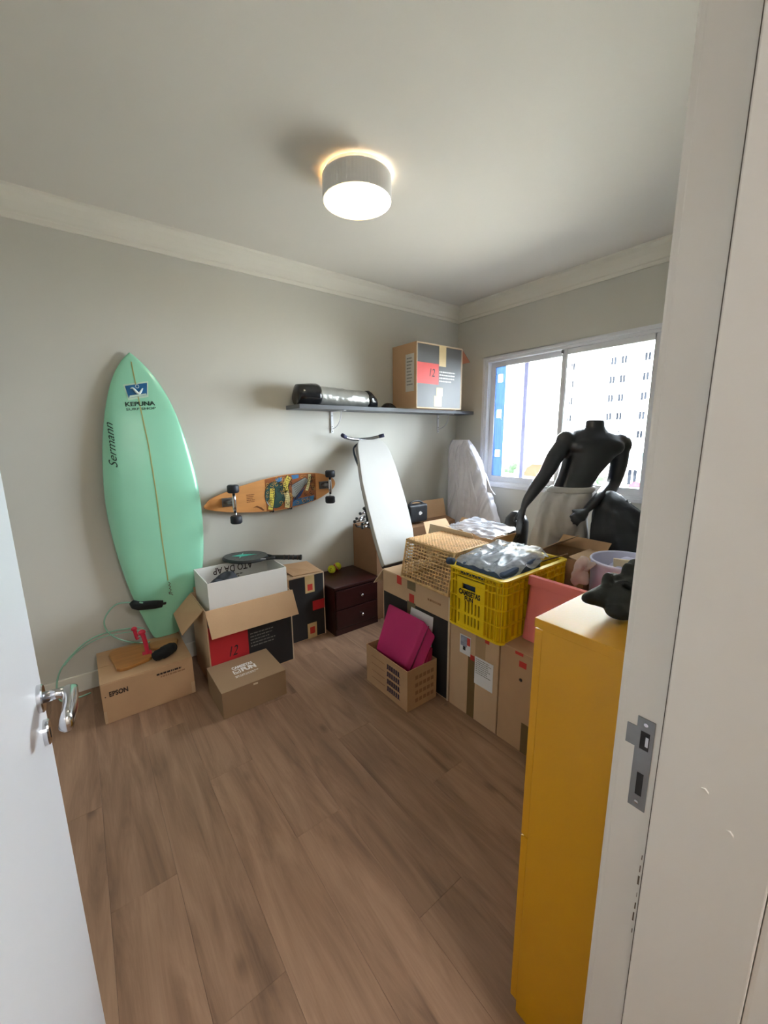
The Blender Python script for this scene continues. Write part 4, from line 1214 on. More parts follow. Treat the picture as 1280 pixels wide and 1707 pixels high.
for k, (ya, za, yb, zb2) in enumerate(((2.50,1.33,2.44,0.95),(2.44,1.33,2.40,0.80),(2.40,1.30,2.30,0.72),(2.36,1.28,2.22,0.70),(2.34,1.26,2.12,0.66),(2.47,1.32,2.50,1.05))):
    tw_.tube([Vector((2.655+0.14*z/1.38-0.066-0.004*math.sin(i*0.9+k), y, z)) for i in range(9) for y, z in [(ya+(yb-ya)*i/8+0.008*math.sin(i*1.3+k), za+(zb2-za)*i/8)]], [0.003+0.006*math.sin(math.pi*(i+0.5)/9) for i in range(9)], 6)
tw_.build('plastic_folds', M_plast, wp, smooth=True)

# ------------------------------------------------------------------ front row of cartons
RX = 1.44
# C1 black carton
y0, y1, h = 1.322, 1.895, 0.600
t = thing('black_front_carton', 'large carton with black lower face under the wicker basket', 'box', (1.60,(y0+y1)/2,0))
carton_body(t, RX,1.755,y0,y1,0,h, M_card2, open_top=False)
f = FX(RX, y1, 0)
decal(t, 'black_panel', M_blackprint, f, 0.010, 0.560, 0.008, 0.462)
for u0, v0 in ((0.140,0.548),(0.252,0.468)):
    decal(t, 'red_sticker', M_redlabel, f, u0, u0+0.042, v0, v0+0.052, off=0.0009)
tp = decal(t, 'tape', mat('clear_tape', (128,116,92), 0.15), f, 0.235, 0.305, 0.36, 0.470, off=0.0012)
decal(t, 'tape', MATS['clear_tape'], f, 0.235, 0.305, 0.545, 0.596, off=0.0012)
decal(t, 'corner_edge', M_edge, f, 0.560, 0.571, 0.0, 0.596)
top_flaps(t, RX,1.755,y0,y1,h, M_card2, 'y')
MB().slab((RX+0.002,y1+0.001,h-0.004), (RX+0.12,y1+0.001,h-0.004), (-0.03,0.060,-0.10), 0.004).build('side_flap', M_edge, t)
lines(t, 'faint_print', M_cardbr, f, 0.405, 0.52, 0.525, 0.545, 1, seed=44)

# C2 labelled carton
y0, y1, h = 1.0135, 1.316, 0.478
t = thing('labelled_carton', 'tall carton with two white shipping labels under the yellow crate', 'box', (1.69,(y0+y1)/2,0))
carton_body(t, RX,1.945,y0,y1,0,h, M_card2)
top_flaps(t, RX,1.945,y0,y1,h, M_card2)
f = FX(RX, y1, 0)
decal(t, 'tape', mat('brown_tape', (116,94,62), 0.2), f, 0.122, 0.168, 0.002, 0.335)
decal(t, 'tape', mat('pale_clear_tape', (176,148,114), 0.2), f, 0.165, 0.225, 0.335, 0.474)
l1 = decal(t, 'label', M_white, f, 0.066, 0.136, 0.330, 0.432, off=0.001)
decal(l1, 'label_photo', mat('label_photo_grey', (150,156,178), 0.5, var=0.3, scale=50), f, 0.072, 0.112, 0.372, 0.426, off=0.0019)
decal(l1, 'label_red', M_redlabel, f, 0.113, 0.133, 0.385, 0.426, off=0.0019)
decal(l1, 'label_dark', M_blackprint, f, 0.088, 0.104, 0.352, 0.372, off=0.0019)
decal(t, 'red_sticker', M_redlabel, f, 0.134, 0.162, 0.318, 0.345, off=0.0006)
decal(t, 'red_sticker', M_redlabel, f, 0.222, 0.246, 0.445, 0.474, off=0.0012)
l2 = decal(t, 'label', M_white, f, 0.165, 0.275, 0.205, 0.352, off=0.001)
lines(l2, 'label_print', M_greyink, f, 0.172, 0.265, 0.262, 0.345, 8, off=0.0022, fill=0.35, seed=50)

# C3 plain carton
y0, y1, h = 0.60, 1.0075, 0.487
t = thing('plain_front_carton', 'plain carton with red stickers between the labelled carton and yellow cabinet', 'box', (1.69,(y0+y1)/2,0))
carton_body(t, RX,1.888,y0,y1,0,h, M_card)
top_flaps(t, RX,1.888,y0,y1,h, M_card)
f = FX(RX, y1, 0)
decal(t, 'red_sticker', M_redlabel, f, 0.078, 0.118, 0.466, 0.480, off=0.0006)
decal(t, 'red_sticker', M_redlabel, f, 0.100, 0.136, 0.414, 0.442, off=0.0006)
MB().lathe([(0.008,0),(0.008,0.0008)], f(0.112,0.352,0), (-1,0,0), 12).build('torn_hole', M_darkink, t)
decal(t, 'tape', MATS['brown_tape'], f, 0.128, 0.185, 0.002, 0.150)

# --- low open carton with magenta case
px0, px1, py0, py1, ph = 1.208, 1.418, 1.392, 1.755, 0.232
t = thing('low_carton', 'low open carton with printed block marks holding a magenta case', 'box', ((px0+px1)/2,(py0+py1)/2,0))
carton_body(t, px0,px1,py0,py1,0,ph, M_card, open_top=True)
f = FX(px0, py1, 0)
Mpur = mat('purple_ink', (58,42,66), 0.7)
for k in range(4):
    v = 0.172-0.044*k
    bk = MB()
    for j in range(6):
        bk.fbox(f, 0.195+0.018*j, 0.195+0.018*j+0.013, v, v+0.026, 0.0003, 0.0008)
    bk.fbox(f, 0.190,0.305,v-0.004,v-0.001,0.0003,0.0008)
    bk.build('printed_mark', Mpur, t)
    decal(t, 'printed_line', M_cardbr, f, 0.05, 0.17, v+0.010, v+0.013)
fy = FY(px0, py0, 0)
for k in range(4):
    v = 0.165-0.044*k
    bk = MB()
    for j in range(5):
        bk.fbox(fy, 0.055+0.028*j, 0.055+0.028*j+0.020, v, v+0.022, 0.0003, 0.0008)
    bk.build('printed_mark', M_cardbr, t)
# magenta case: tilted slab
Mmag = mat('magenta_fabric', (178,24,98), 0.55, var=0.08, scale=5, bump=0.08, bscale=40)
fa, fb_, fc, fd_ = Vector((1.398,1.785,0.425)), Vector((1.258,1.735,0.190)), Vector((1.258,1.470,0.205)), Vector((1.398,1.470,0.425))
back = Vector((0.070,0,-0.055))
mg = thing('magenta_case', 'magenta fabric case tilted inside the low carton', 'case', (1.32,1.6,0.19))
back = Vector((0.030,-0.060,-0.075))
c0_ = [fb_, fc, fd_, fa]
MB().hexa([p+back for p in c0_]+c0_).build('body', Mmag, mg, bevel=0.012, seg=3)
MB().tube([fd_+Vector((0,-0.002,0.002))+back*0.35, fc+Vector((0,-0.004,0))+back*0.35], [(0.004,0.004)]*2, 6).build('piping', mat('dark_magenta', (120,14,66), 0.6), mg, smooth=True)
tag(MB().quadslab([(1.30,1.420,0.008),(1.395,1.420,0.008),(1.408,1.416,0.285),(1.385,1.416,0.275)], -0.014).build('pink_folder', mat('pink_cover', (196,40,90), 0.5), base=(1.35,1.40,0.006)), 'pink folder corner standing behind the magenta case', 'folder')
tag(MB().quadslab([(1.426,1.70,0.0),(1.426,1.46,0.0),(1.436,1.44,0.445),(1.436,1.62,0.445)], 0.0015).build('white_paper', M_white), 'white paper sheet behind the magenta case', 'paper')

# ------------------------------------------------------------------ wicker basket (upside down)
wk = thing('wicker_basket', 'upturned straw-coloured wicker basket on the black carton', 'basket', (1.60,1.50,0.601))
M_wick = mat('wicker', (224,188,134), 0.7, var=0.22, scale=30, bump=0.2, bscale=90)
M_wick2 = mat('wicker_dark', (196,146,94), 0.7, var=0.25, scale=30, bump=0.2, bscale=90)
bz, tz = 0.606, 0.828
bot = [Vector((1.432,1.705,bz)), Vector((1.432,1.335,bz)), Vector((1.765,1.335,bz)), Vector((1.765,1.705,bz))]
top = [Vector((1.462,1.690,tz)), Vector((1.462,1.322,tz)), Vector((1.748,1.340,tz)), Vector((1.748,1.690,tz))]
sides = MB()
for e in range(4):
    b0, b1, t0, t1 = bot[e], bot[(e+1) % 4], top[e], top[(e+1) % 4]
    out = (b1-b0).cross(t0-b0).normalized()
    n = 17 if e % 2 == 0 else 14
    for k in range(n+1):
        a = k/n
        sides.tube([b0.lerp(b1, a), t0.lerp(t1, a)], [(0.0026,0.0020)]*2, 5)
    rows = 12
    for r in range(rows):
        v = (r+0.5)/rows
        a0, a1 = b0.lerp(t0, v), b1.lerp(t1, v)
        pts = []
        for k in range(2*n+1):
            a = k/(2*n)
            s = 1 if (k+r) % 2 else -1
            wig = 0.0015*noise.noise(Vector((k*0.7, r*3.1, e)))
            pts.append(a0.lerp(a1, a)+out*s*0.0026+Vector((0,0,wig)))
        rr = 0.0044 if r > 8 else 0.0032
        sides.tube(pts, rr, 4)
o = sides.build('side_weave', M_wick, wk, smooth=True); o['kind'] = 'stuff'
for poly in (bot, top):
    MB().tube(poly, 0.0072, 8, closed=True).build('rim', M_wick, wk, smooth=True)
for e in range(4):
    MB().tube([bot[e], top[e]], 0.006, 8).build('corner_stake', M_wick, wk, smooth=True)
tw = MB(); tw2 = MB()
nu, nv = 26, 30
def tp_(u, v):
    q = top[0].lerp(top[3], u).lerp(top[1].lerp(top[2], u), v)
    return q+Vector((0,0,0.004+0.006*math.sin(math.pi*u)*math.sin(math.pi*v)))
for i in range(nu):
    u = (i+0.5)/nu
    tw.tube([tp_(u, k/(nv*1.0))+Vector((0,0,0.0028*(1 if (k+i) % 2 else -1))) for k in range(nv+1)], [(0.0050,0.0026)]*(nv+1), 4)
for j in range(nv):
    v = (j+0.5)/nv
    tw2.tube([tp_(k/nu, v)+Vector((0,0,0.0028*(1 if (k+j) % 2 else -1))) for k in range(nu+1)], [(0.0046,0.0026)]*(nu+1), 4)
o = tw.build('base_weave', M_wick2, wk, smooth=True); o['kind'] = 'stuff'
o = tw2.build('base_weave', M_wick, wk, smooth=True); o['kind'] = 'stuff'

# ------------------------------------------------------------------ yellow crate
cr = thing('plastic_crate', 'yellow slatted plastic crate printed CAMISETAS FUN', 'crate', (1.69,1.17,0.480))
M_yel = mat('yellow_plastic', (240,206,10), 0.4, var=0.06, scale=4)
CX0, CX1, CY0, CY1, CZ0, CZ1 = 1.412, 1.955, 0.986, 1.318, 0.480, 0.786
tp2 = 0.010
ch = 0.032     # corner chamfer
def chring(x0, x1, y0, y1, c, z):
    pts = []
    for (cx, cy, a0) in ((x1-c, y1-c, 0), (x0+c, y1-c, 90), (x0+c, y0+c, 180), (x1-c, y0+c, 270)):
        for k in range(5):
            a = math.radians(a0+22.5*k)
            pts.append((cx+c*math.cos(a), cy+c*math.sin(a), z))
    return pts
def band(b, z0, z1, o0, o1):
    # horizontal hoop from inset o0 (outer) to o1 (inner)
    b.rings([chring(CX0+o0,CX1-o0,CY0+o0,CY1-o0,ch,z0), chring(CX0+o0,CX1-o0,CY0+o0,CY1-o0,ch,z1),
             chring(CX0+o1,CX1-o1,CY0+o1,CY1-o1,ch-0.004,z1), chring(CX0+o1,CX1-o1,CY0+o1,CY1-o1,ch-0.004,z0),
             chring(CX0+o0,CX1-o0,CY0+o0,CY1-o0,ch,z0)], caps=False)
bnd = MB()
for z0, z1 in ((CZ0,CZ0+0.012),(0.563,0.568),(0.640,0.645),(0.716,0.721),(0.750,0.755)):
    band(bnd, z0, z1, 0.0, 0.018)
bnd.build('hoops', M_yel, cr)
rm = MB(); band(rm, 0.776, CZ1, -0.003, 0.020); rm.build('rim', M_yel, cr)
inr = MB()
inr.box(CX0+0.02,CX1-0.02,CY0+0.02,CY1-0.02,CZ0+0.004,CZ0+0.010)
inr.build('bottom', M_yel, cr)
# front face wall with openings
def wallgrid(b, fr, us, vs, hole, w0, w1):
    for i in range(len(us)-1):
        for j in range(len(vs)-1):
            if not hole(i, j):
                b.fbox(fr, us[i], us[i+1], vs[j], vs[j+1], w0, w1)
f = FX(CX0, CY1, CZ0)
Wd = CY1-CY0
fwl = MB()
us = [0.062, 0.078]
u = 0.078
slots = []
for k in range(7):
    us += [u+0.0085*(1), u+0.020]
    u += 0.020
us = sorted(set([round(x, 5) for x in us]+[0.088, 0.168, 0.228]))
us = [0.062]+[round(0.074+0.0205*k/1, 5) for k in range(0)]+[]
cols = []
u = 0.072
for k in range(7):
    cols.append((u, u+0.009)); u += 0.0205
us = [0.062]
for a, b_ in cols: us += [a, b_]
us += [0.228]
vs_ = [0.012, 0.030, 0.078, 0.092, 0.150, 0.206, 0.240, 0.262]
def hole(i, j):
    slot = i % 2 == 1 and i//2 not in (1,)
    if j in (1,) and slot: return True
    if j in (3,) and slot: return True
    if j == 5 and 3 <= i <= 10: return True
    return False
wallgrid(fwl, f, us, vs_, hole, -0.010, -0.001)
fw_o = fwl.build('front_panel', M_yel, cr)
# recessed inner skin behind ribs, and vertical ribs all round
skin = MB()
skin.fbox(f, 0.020,0.062,0.012,0.29,-0.017,-0.014); skin.fbox(f, 0.228,Wd-0.02,0.012,0.29,-0.017,-0.014)
f3 = frame((CX0, CY0, CZ0), (1,0,0), (0,0,1)); Ld = CX1-CX0
wallgrid(skin, f3, [0.02,0.075,0.085,0.098,0.108,0.16,0.20,0.34,0.38,0.43,0.44,0.455,0.465,0.523], [0.012,0.085,0.15,0.168,0.225,0.29], lambda i, j: (i in (2,10,1,9,3,11) and i in (2,10) and j in (1,3)), -0.017, -0.014)
f4 = frame((CX1, CY1, CZ0), (-1,0,0), (0,0,1))
skin.fbox(f4, 0.02,Ld-0.02,0.012,0.29,-0.017,-0.014)
f5 = frame((CX1, CY0, CZ0), (0,1,0), (0,0,1))
skin.fbox(f5, 0.02,Wd-0.02,0.012,0.29,-0.017,-0.014)
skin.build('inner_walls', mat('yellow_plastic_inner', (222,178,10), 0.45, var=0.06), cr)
rb_ = MB()
for fr2, ws in ((f,(0.030,0.046,0.062,0.228,0.248,0.268,0.290)),(f3,[0.030,0.05,0.07,0.115]+[0.15+0.033*k for k in range(9)]+[0.47,0.50]),(f4,[0.03+0.04*k for k in range(13)]),(f5,[0.03+0.035*k for k in range(9)])):
    for u in ws:
        rb_.fbox(fr2, u, u+0.0035, 0.012, 0.296, -0.016, 0.0)
for cx, cy, a0 in ((CX0+ch,CY0+ch,180),(CX0+ch,CY1-ch,90),(CX1-ch,CY0+ch,270),(CX1-ch,CY1-ch,0)):
    for a in (0,45,90):
        an = math.radians(a0+a)
        d = Vector((math.cos(an), math.sin(an), 0)); q = Vector((-d.y, d.x, 0))
        c = Vector((cx,cy,CZ0))
        rb_.hexa([c+d*(ch-0.016)+q*s1+Vector((0,0,z)) if k0 else c+d*ch+q*s1+Vector((0,0,z)) for z in (0.012,0.296) for k0, s1 in ((1,-0.002),(0,-0.002),(0,0.002),(1,0.002))])
    pts = [(cx+(ch-0.015)*math.cos(math.radians(a0+22.5*k)), cy+(ch-0.015)*math.sin(math.radians(a0+22.5*k))) for k in range(5)]
    for (ax_, ay_), (bx_, by_) in zip(pts, pts[1:]):
        rb_.quadslab([(ax_,ay_,CZ0+0.012),(bx_,by_,CZ0+0.012),(bx_,by_,CZ0+0.296),(ax_,ay_,CZ0+0.296)], 0.002)
rb_.build('ribs', M_yel, cr)
# truss between the two upper hoops
tr_ = MB()
for fr2, Lw in ((f, Wd), (f3, Ld)):
    n = int((Lw-0.07)/0.017)
    for k in range(n):
        u = 0.035+k*(Lw-0.07)/n; du = (Lw-0.07)/n
        a, b_ = ((u, 0.275), (u+du, 0.296)) if k % 2 else ((u, 0.296), (u+du, 0.275))
        tr_.tube([fr2(a[0],a[1],-0.004), fr2(b_[0],b_[1],-0.004)], 0.0018, 4)
tr_.build('rim_truss', M_yel, cr)['kind'] = 'stuff'
text(fw_o, 'lettering', 'CAMISETAS', M_blk, f, 0.074, 0.206, 0.177, 0.205, bold=0.045, off=0.0002)
text(fw_o, 'lettering', 'FUN', M_blk, f, 0.112, 0.164, 0.1515, 0.175, bold=0.045, off=0.0002)

# navy bag in the crate
M_navy = mat('navy_fabric', (50,70,100), 0.75, var=0.12, scale=8, bump=0.2, bscale=40)
nb = thing('navy_bag', 'navy folded bag filling the yellow crate', 'bag', (1.62,1.18,0.50))
MB().hexa([(1.436,1.296,0.495),(1.436,1.008,0.495),(1.76,1.012,0.495),(1.76,1.292,0.495),(1.432,1.300,0.806),(1.436,1.010,0.806),(1.765,1.020,0.838),(1.765,1.296,0.838)]).build('body', M_navy, nb, bevel=0.03, seg=4)
MB().tube([(1.410,1.318,0.804),(1.414,1.285,0.808)], 0.017, 12).build('rolled_edge', M_navy, nb, smooth=True)
# transparent plastic sheet over it
def clear(name, rgb, a):
    m = bpy.data.materials.new(name); m.use_nodes = True
    nt = m.node_tree; N = nt.nodes; L = nt.links
    b_ = N['Principled BSDF']
    b_.inputs['Base Color'].default_value = (*lin(rgb),1); b_.inputs['Roughness'].default_value = 0.22
    b_.inputs['Coat Weight'].default_value = 0.0
    tr2 = N.new('ShaderNodeBsdfTransparent'); mx = N.new('ShaderNodeMixShader')
    nz = N.new('ShaderNodeTexNoise'); nz.inputs['Scale'].default_value = 9
    mr = N.new('ShaderNodeMapRange'); mr.inputs['To Min'].default_value = a-0.25; mr.inputs['To Max'].default_value = a+0.25
    L.new(nz.outputs['Fac'], mr.inputs['Value']); L.new(mr.outputs[0], mx.inputs[0])
    L.new(tr2.outputs[0], mx.inputs[1]); L.new(b_.outputs[0], mx.inputs[2])
    L.new(mx.outputs[0], N['Material Output'].inputs[0])
    return m
M_clear = clear('clear_plastic', (214,222,230), 0.42)
def wrapfn(u, v):
    x = 1.438+0.335*u+0.03*v*u; y = 1.295-0.29*v
    z = 0.820+0.036*u+0.016*max(0,v*(1-v)*4)*(0.55-abs(noise.noise(Vector((u*2.2+v*1.0,v*2.6,2))))*1.6)+0.008*(0.4-abs(noise.noise(Vector((u*2.5+v*5,v*3.5-u*2,5))))*1.5)
    if v > 0.85: z -= 0.05*(v-0.85)/0.15*(0.4+0.6*abs(math.sin(u*7)))
    if u < 0.12: z -= 0.018*(0.12-u)/0.12
    return (x, y, z)
pls = MB().sheet(70, 56, wrapfn)
tag(pls.build('plastic_sheet', M_clear, smooth=True, base=(1.6,1.17,0.80)), 'crumpled clear plastic sheet over the navy bag', 'plastic sheet')
tag(MB().tube([(1.82,1.20,0.706),(1.925,1.02,0.796),(1.945,0.985,0.812)], [0.004,0.004,0.007], 8).build('thin_stick', mat('brown_stick', (120,92,60), 0.6), smooth=True), 'thin stick poking from the yellow crate', 'stick')
tag(MB().box(1.79,1.925,1.015,1.285,0.492,0.70).build('small_carton', M_cardbr, bevel=0.003), 'small brown carton inside the yellow crate', 'box')

# carton behind the basket with open flaps and plastic
t = thing('rear_carton', 'open carton behind the wicker basket with a pale raised flap', 'box', (1.89,1.60,0))
carton_body(t, 1.775,2.020,1.370,1.850,0,0.765, M_card2, open_top=True)
MB().quadslab([(1.775,1.38,0.765),(2.02,1.38,0.765),(2.0,1.335,0.852),(1.80,1.335,0.852)], 0.004).build('flap', M_card2, t)
MB().quadslab([(2.02,1.40,0.765),(2.02,1.84,0.765),(2.055,1.80,0.865),(2.055,1.44,0.865)], 0.004).build('flap', M_card2, t)
MB().quadslab([(1.775,1.84,0.765),(1.775,1.40,0.765),(1.755,1.46,0.862),(1.755,1.80,0.862)], 0.004).build('flap', M_edge, t)
MB().quadslab([(2.02,1.85,0.765),(1.775,1.85,0.765),(1.79,1.90,0.85),(2.0,1.90,0.85)], 0.004).build('flap', M_card3, t)
ps = MB().sheet(26, 26, lambda u, v: (1.765+0.28*u, 1.34+0.34*v, 0.866+0.018*u+0.016*(0.4-abs(noise.noise(Vector((u*5+v*3,v*5,7))))*1.5)-0.02*(1-v)*(1-v)))
tag(ps.build('plastic_sheet', clear('white_clear_plastic', (206,210,222), 0.62), smooth=True, base=(1.9,1.43,0.84)), 'white plastic sheet lying on the open carton behind the basket', 'plastic sheet')

# ------------------------------------------------------------------ coral storage tote
M_cor = mat('coral_plastic', (234,126,118), 0.5, var=0.04, scale=3)
tt = thing('storage_tote', 'coral pink plastic storage tote beside the yellow crate', 'tote', (1.74,0.77,0.488))
def rr(x0, x1, y0, y1, c, z):
    pts = []
    for (cx, cy, a0) in ((x1-c,y1-c,0),(x0+c,y1-c,90),(x0+c,y0+c,180),(x1-c,y0+c,270)):
        for k in range(6):
            a = math.radians(a0+18*k)
            pts.append((cx+c*math.cos(a), cy+c*math.sin(a), z))
    return pts
tx0, tx1, ty0, ty1 = 1.545, 1.860, 0.585, 0.980
def slant(r, k=0.42):
    return [(x, y, z-k*(x-1.565)) for x, y, z in r]
MB().rings([rr(tx0,tx1,ty0,ty1,0.03,0.4885), slant(rr(tx0+0.03,tx1+0.012,ty0-0.012,ty1-0.006,0.035,0.772)), slant(rr(tx0+0.034,tx1+0.008,ty0-0.008,ty1-0.010,0.033,0.772)), rr(tx0+0.006,tx1-0.004,ty0+0.004,ty1-0.004,0.028,0.494)]).build('body', M_cor, tt, smooth=False)
MB().rings([slant(q_) for q_ in (rr(tx0+0.018,tx1+0.024,ty0-0.024,ty1+0.004,0.04,0.748), rr(tx0+0.020,tx1+0.024,ty0-0.024,ty1+0.002,0.04,0.790), rr(tx0+0.032,tx1+0.012,ty0-0.012,ty1-0.010,0.035,0.800), rr(tx0+0.036,tx1+0.008,ty0-0.008,ty1-0.014,0.033,0.790), rr(tx0+0.030,tx1+0.012,ty0-0.012,ty1-0.008,0.035,0.750), rr(tx0+0.018,tx1+0.024,ty0-0.024,ty1+0.004,0.04,0.748))], caps=False).build('rim', M_cor, tt, smooth=False)

# ------------------------------------------------------------------ rear right: open carton, hamper, bin
t = thing('flap_carton', 'open carton with a flap sticking up behind the yellow crate', 'box', (2.10,1.05,0))
fx0, fx1, fy0, fy1, fh = 1.985, 2.215, 0.915, 1.190, 0.775
carton_body(t, fx0,fx1,fy0,fy1,0,fh, M_card, open_top=True)
MB().slab((fx0,fy1,fh), (fx1,fy1,fh), (0.02,-0.115,0.075), 0.004).build('flap', M_card2, t)
MB().slab((fx1,fy0,fh), (fx0,fy0,fh), (0.005,0.09,0.012), 0.004).build('flap', M_card2, t)
MB().slab((fx1,fy1,fh), (fx1,fy0,fh), (0.06,0,0.05), 0.004).build('flap', M_card, t)

hm = thing('laundry_hamper', 'pale lavender laundry hamper with clothes behind the coral tote', 'hamper', (2.05,0.745,0))
Mlav = mat('lavender_plastic', (206,206,232), 0.45, var=0.02)
hc = Vector((2.055,0.745,0))
MB().lathe([(0.125,0.0),(0.150,0.40),(0.160,0.800),(0.166,0.812),(0.160,0.820),(0.153,0.812),(0.143,0.40),(0.118,0.01)], hc, seg=40).build('bin', Mlav, hm, smooth=True)
for nm, lb_, cx, cy, z, rx, ry, hh, m_, sd2 in (
    ('folded_clothes', 'pale lavender clothes heaped in the hamper', 2.055, 0.745, 0.735, 0.132, 0.13, 0.090, mat('lavender_cloth', (196,198,224), 0.9, bump=0.2, bscale=30), 6),):
    o = clothmound(nm, lb_, cx, cy, z, rx*0.85, ry*0.85, hh, m_, sd2, cat='clothes')
gl = MB().tube(smooth_path([(1.890,0.880,0.70),(1.880,0.888,0.765),(1.884,0.880,0.795),(1.896,0.868,0.800),(1.906,0.860,0.785)],5), [(0.018+0.006*math.sin(k*1.1),0.034+0.010*math.sin(k*0.7)) for k in range(21)], 14)
tag(gl.build('beige_glove', mat('beige_fabric', (206,192,186), 0.9, bump=0.3, bscale=35), smooth=True, disp=lambda c, n: n*0.012*noise.noise(c*38)), 'crumpled beige cloth hanging between hamper and coral tote', 'cloth')
bb_ = MB().quadslab([(1.985,0.775,0.735),(2.035,0.628,0.735),(2.030,0.630,0.838),(1.975,0.780,0.838)], 0.012)
tag(bb_.build('beige_board', mat('beige_plastic', (214,194,158), 0.6), bevel=0.003), 'beige board standing upright in the lavender hamper', 'board')

# ------------------------------------------------------------------ mannequin
def hand(b, wrist, palm, tips, rp=0.030):
    wrist, palm = Vector(wrist), Vector(palm)
    d = (palm-wrist).normalized()
    b.tube([wrist, wrist.lerp(palm, 0.45), palm, palm+d*0.018], [(0.021,0.017),(0.031,0.017),(0.036,0.016),(0.030,0.012)], 12)
    for path, r in tips:
        b.tube(smooth_path(path, 3), [r*(1-0.28*k/(3*(len(path)-1))) for k in range(3*(len(path)-1)+1)], 8)
M_mq = mat('mannequin_black', (30,33,40), 0.30, var=0.08, coat=0.2)
mq = thing('mannequin', 'headless glossy black male mannequin standing at the window', 'mannequin', (2.37,1.25,0))
sdir = Vector((0.78,-0.63,0)).normalized()      # towards its left hand (right in view)
fdir = Vector((-0.63,-0.78,0)).normalized()     # facing
body = MB()
spine = [  # centre, half width, half depth
    ((2.362,1.262,0.92),0.125,0.095), ((2.388,1.260,1.00),0.128,0.096), ((2.425,1.255,1.06),0.125,0.092), ((2.458,1.248,1.105),0.115,0.086),
    ((2.495,1.238,1.17),0.122,0.092), ((2.535,1.224,1.235),0.140,0.102), ((2.570,1.212,1.30),0.162,0.114), ((2.590,1.206,1.345),0.178,0.114),
    ((2.598,1.207,1.385),0.190,0.096), ((2.603,1.210,1.414),0.155,0.076), ((2.606,1.212,1.436),0.085,0.062), ((2.611,1.216,1.460),0.056,0.056), ((2.618,1.222,1.506),0.055,0.055)]
rings = []
for c, hw, hd in spine:
    c = Vector(c)
    rg = []
    for k in range(28):
        a = 2*math.pi*k/28
        u, v = math.cos(a), math.sin(a)
        u = math.copysign(abs(u)**0.9, u)
        rg.append(c+sdir*u*hw+fdir*v*hd)
    rings.append(rg)
body.rings(rings)
# pectorals, shoulders
for s in (-1, 1):
    body.ellipsoid(Vector((2.585,1.207,1.335))+sdir*0.075*s+fdir*0.062, (0.088,0.046,0.056), 16, 10, Matrix.Rotation(math.atan2(sdir.y, sdir.x), 3, 'Z'))
shL, shR = Vector((2.447,1.310,1.372)), Vector((2.742,1.110,1.346))
for s_ in (-1, 1):
    body.ellipsoid(Vector((2.597,1.208,1.372))+sdir*0.125*s_, (0.085,0.068,0.058), 16, 10, Matrix.Rotation(math.atan2(sdir.y, sdir.x), 3, 'Z'))
body.ellipsoid(shL, (0.064,0.064,0.070), 16, 10); body.ellipsoid(shR, (0.066,0.066,0.072), 16, 10)
body.tube([Vector((2.600,1.210,1.412))-sdir*0.03, shL+Vector((0,0,0.012))], [(0.060,0.045),(0.050,0.050)], 14)
body.tube([Vector((2.600,1.210,1.412))+sdir*0.03, shR+Vector((0,0,0.012))], [(0.060,0.045),(0.050,0.050)], 14)
body.tube(smooth_path([shL, (2.355,1.320,1.29), (2.262,1.322,1.185), (2.175,1.330,1.105), (2.090,1.338,1.022), (2.066,1.336,0.992)], 4), [0.053,0.053,0.053,0.052,0.052,0.051,0.049,0.046,0.043,0.042,0.042,0.041,0.039,0.036,0.033,0.030,0.026,0.023,0.021,0.020,0.019], 14)
hand(body, (2.066,1.336,0.992), (2.040,1.330,0.930), [
    ([(2.050,1.350,0.925),(2.030,1.352,0.880),(2.012,1.348,0.835)],0.0095), ([(2.040,1.335,0.915),(2.018,1.333,0.862),(1.996,1.328,0.808)],0.0098),
    ([(2.030,1.318,0.918),(2.010,1.314,0.866),(1.990,1.310,0.815)],0.0095), ([(2.024,1.304,0.928),(2.006,1.298,0.886),(1.992,1.295,0.845)],0.0085),
    ([(2.055,1.352,0.975),(2.045,1.372,0.935),(2.038,1.380,0.900)],0.0105)])
body.tube(smooth_path([shR, (2.735,1.106,1.25), (2.690,1.100,1.150), (2.640,1.100,1.095), (2.540,1.088,1.065), (2.420,1.075,1.040), (2.280,1.060,1.005), (2.240,1.055,0.992)], 4), [0.053,0.054,0.054,0.053,0.053,0.052,0.050,0.048,0.046,0.045,0.045,0.045,0.045,0.045,0.044,0.043,0.041,0.039,0.037,0.035,0.033,0.030,0.028,0.026,0.024,0.022,0.021,0.020,0.019], 14)
hand(body, (2.240,1.055,0.992), (2.175,1.050,0.968), [
    ([(2.175,1.072,0.978),(2.135,1.078,0.984),(2.100,1.074,0.975)],0.0095), ([(2.168,1.058,0.968),(2.122,1.062,0.968),(2.085,1.058,0.955)],0.0098),
    ([(2.165,1.046,0.958),(2.120,1.046,0.951),(2.086,1.042,0.937)],0.0095), ([(2.168,1.036,0.950),(2.132,1.034,0.938),(2.106,1.032,0.924)],0.0085),
    ([(2.212,1.072,0.998),(2.178,1.088,1.004),(2.150,1.090,1.000)],0.0105)])
# legs under the trousers
for s, fx in ((-1,(2.322,1.300)),(1,(2.405,1.215))):
    body.tube(smooth_path([Vector((2.365,1.263,0.93))+sdir*0.07*s, (fx[0]-0.01,fx[1],0.62), (fx[0],fx[1],0.47), (fx[0]+0.01,fx[1],0.30), (fx[0]+0.01,fx[1],0.06)], 4), [0.072,0.072,0.070,0.068,0.065,0.064,0.060,0.057,0.055,0.053,0.050,0.047,0.043,0.039,0.036,0.034,0.033], 14)
    body.ellipsoid((fx[0]-0.03,fx[1]-0.045,0.036), (0.042,0.105,0.035), 14, 8, Matrix.Rotation(math.radians(-38), 3, 'Z'))
body.build('body', M_mq, mq, smooth=True, remesh=0.0075, sm=14)
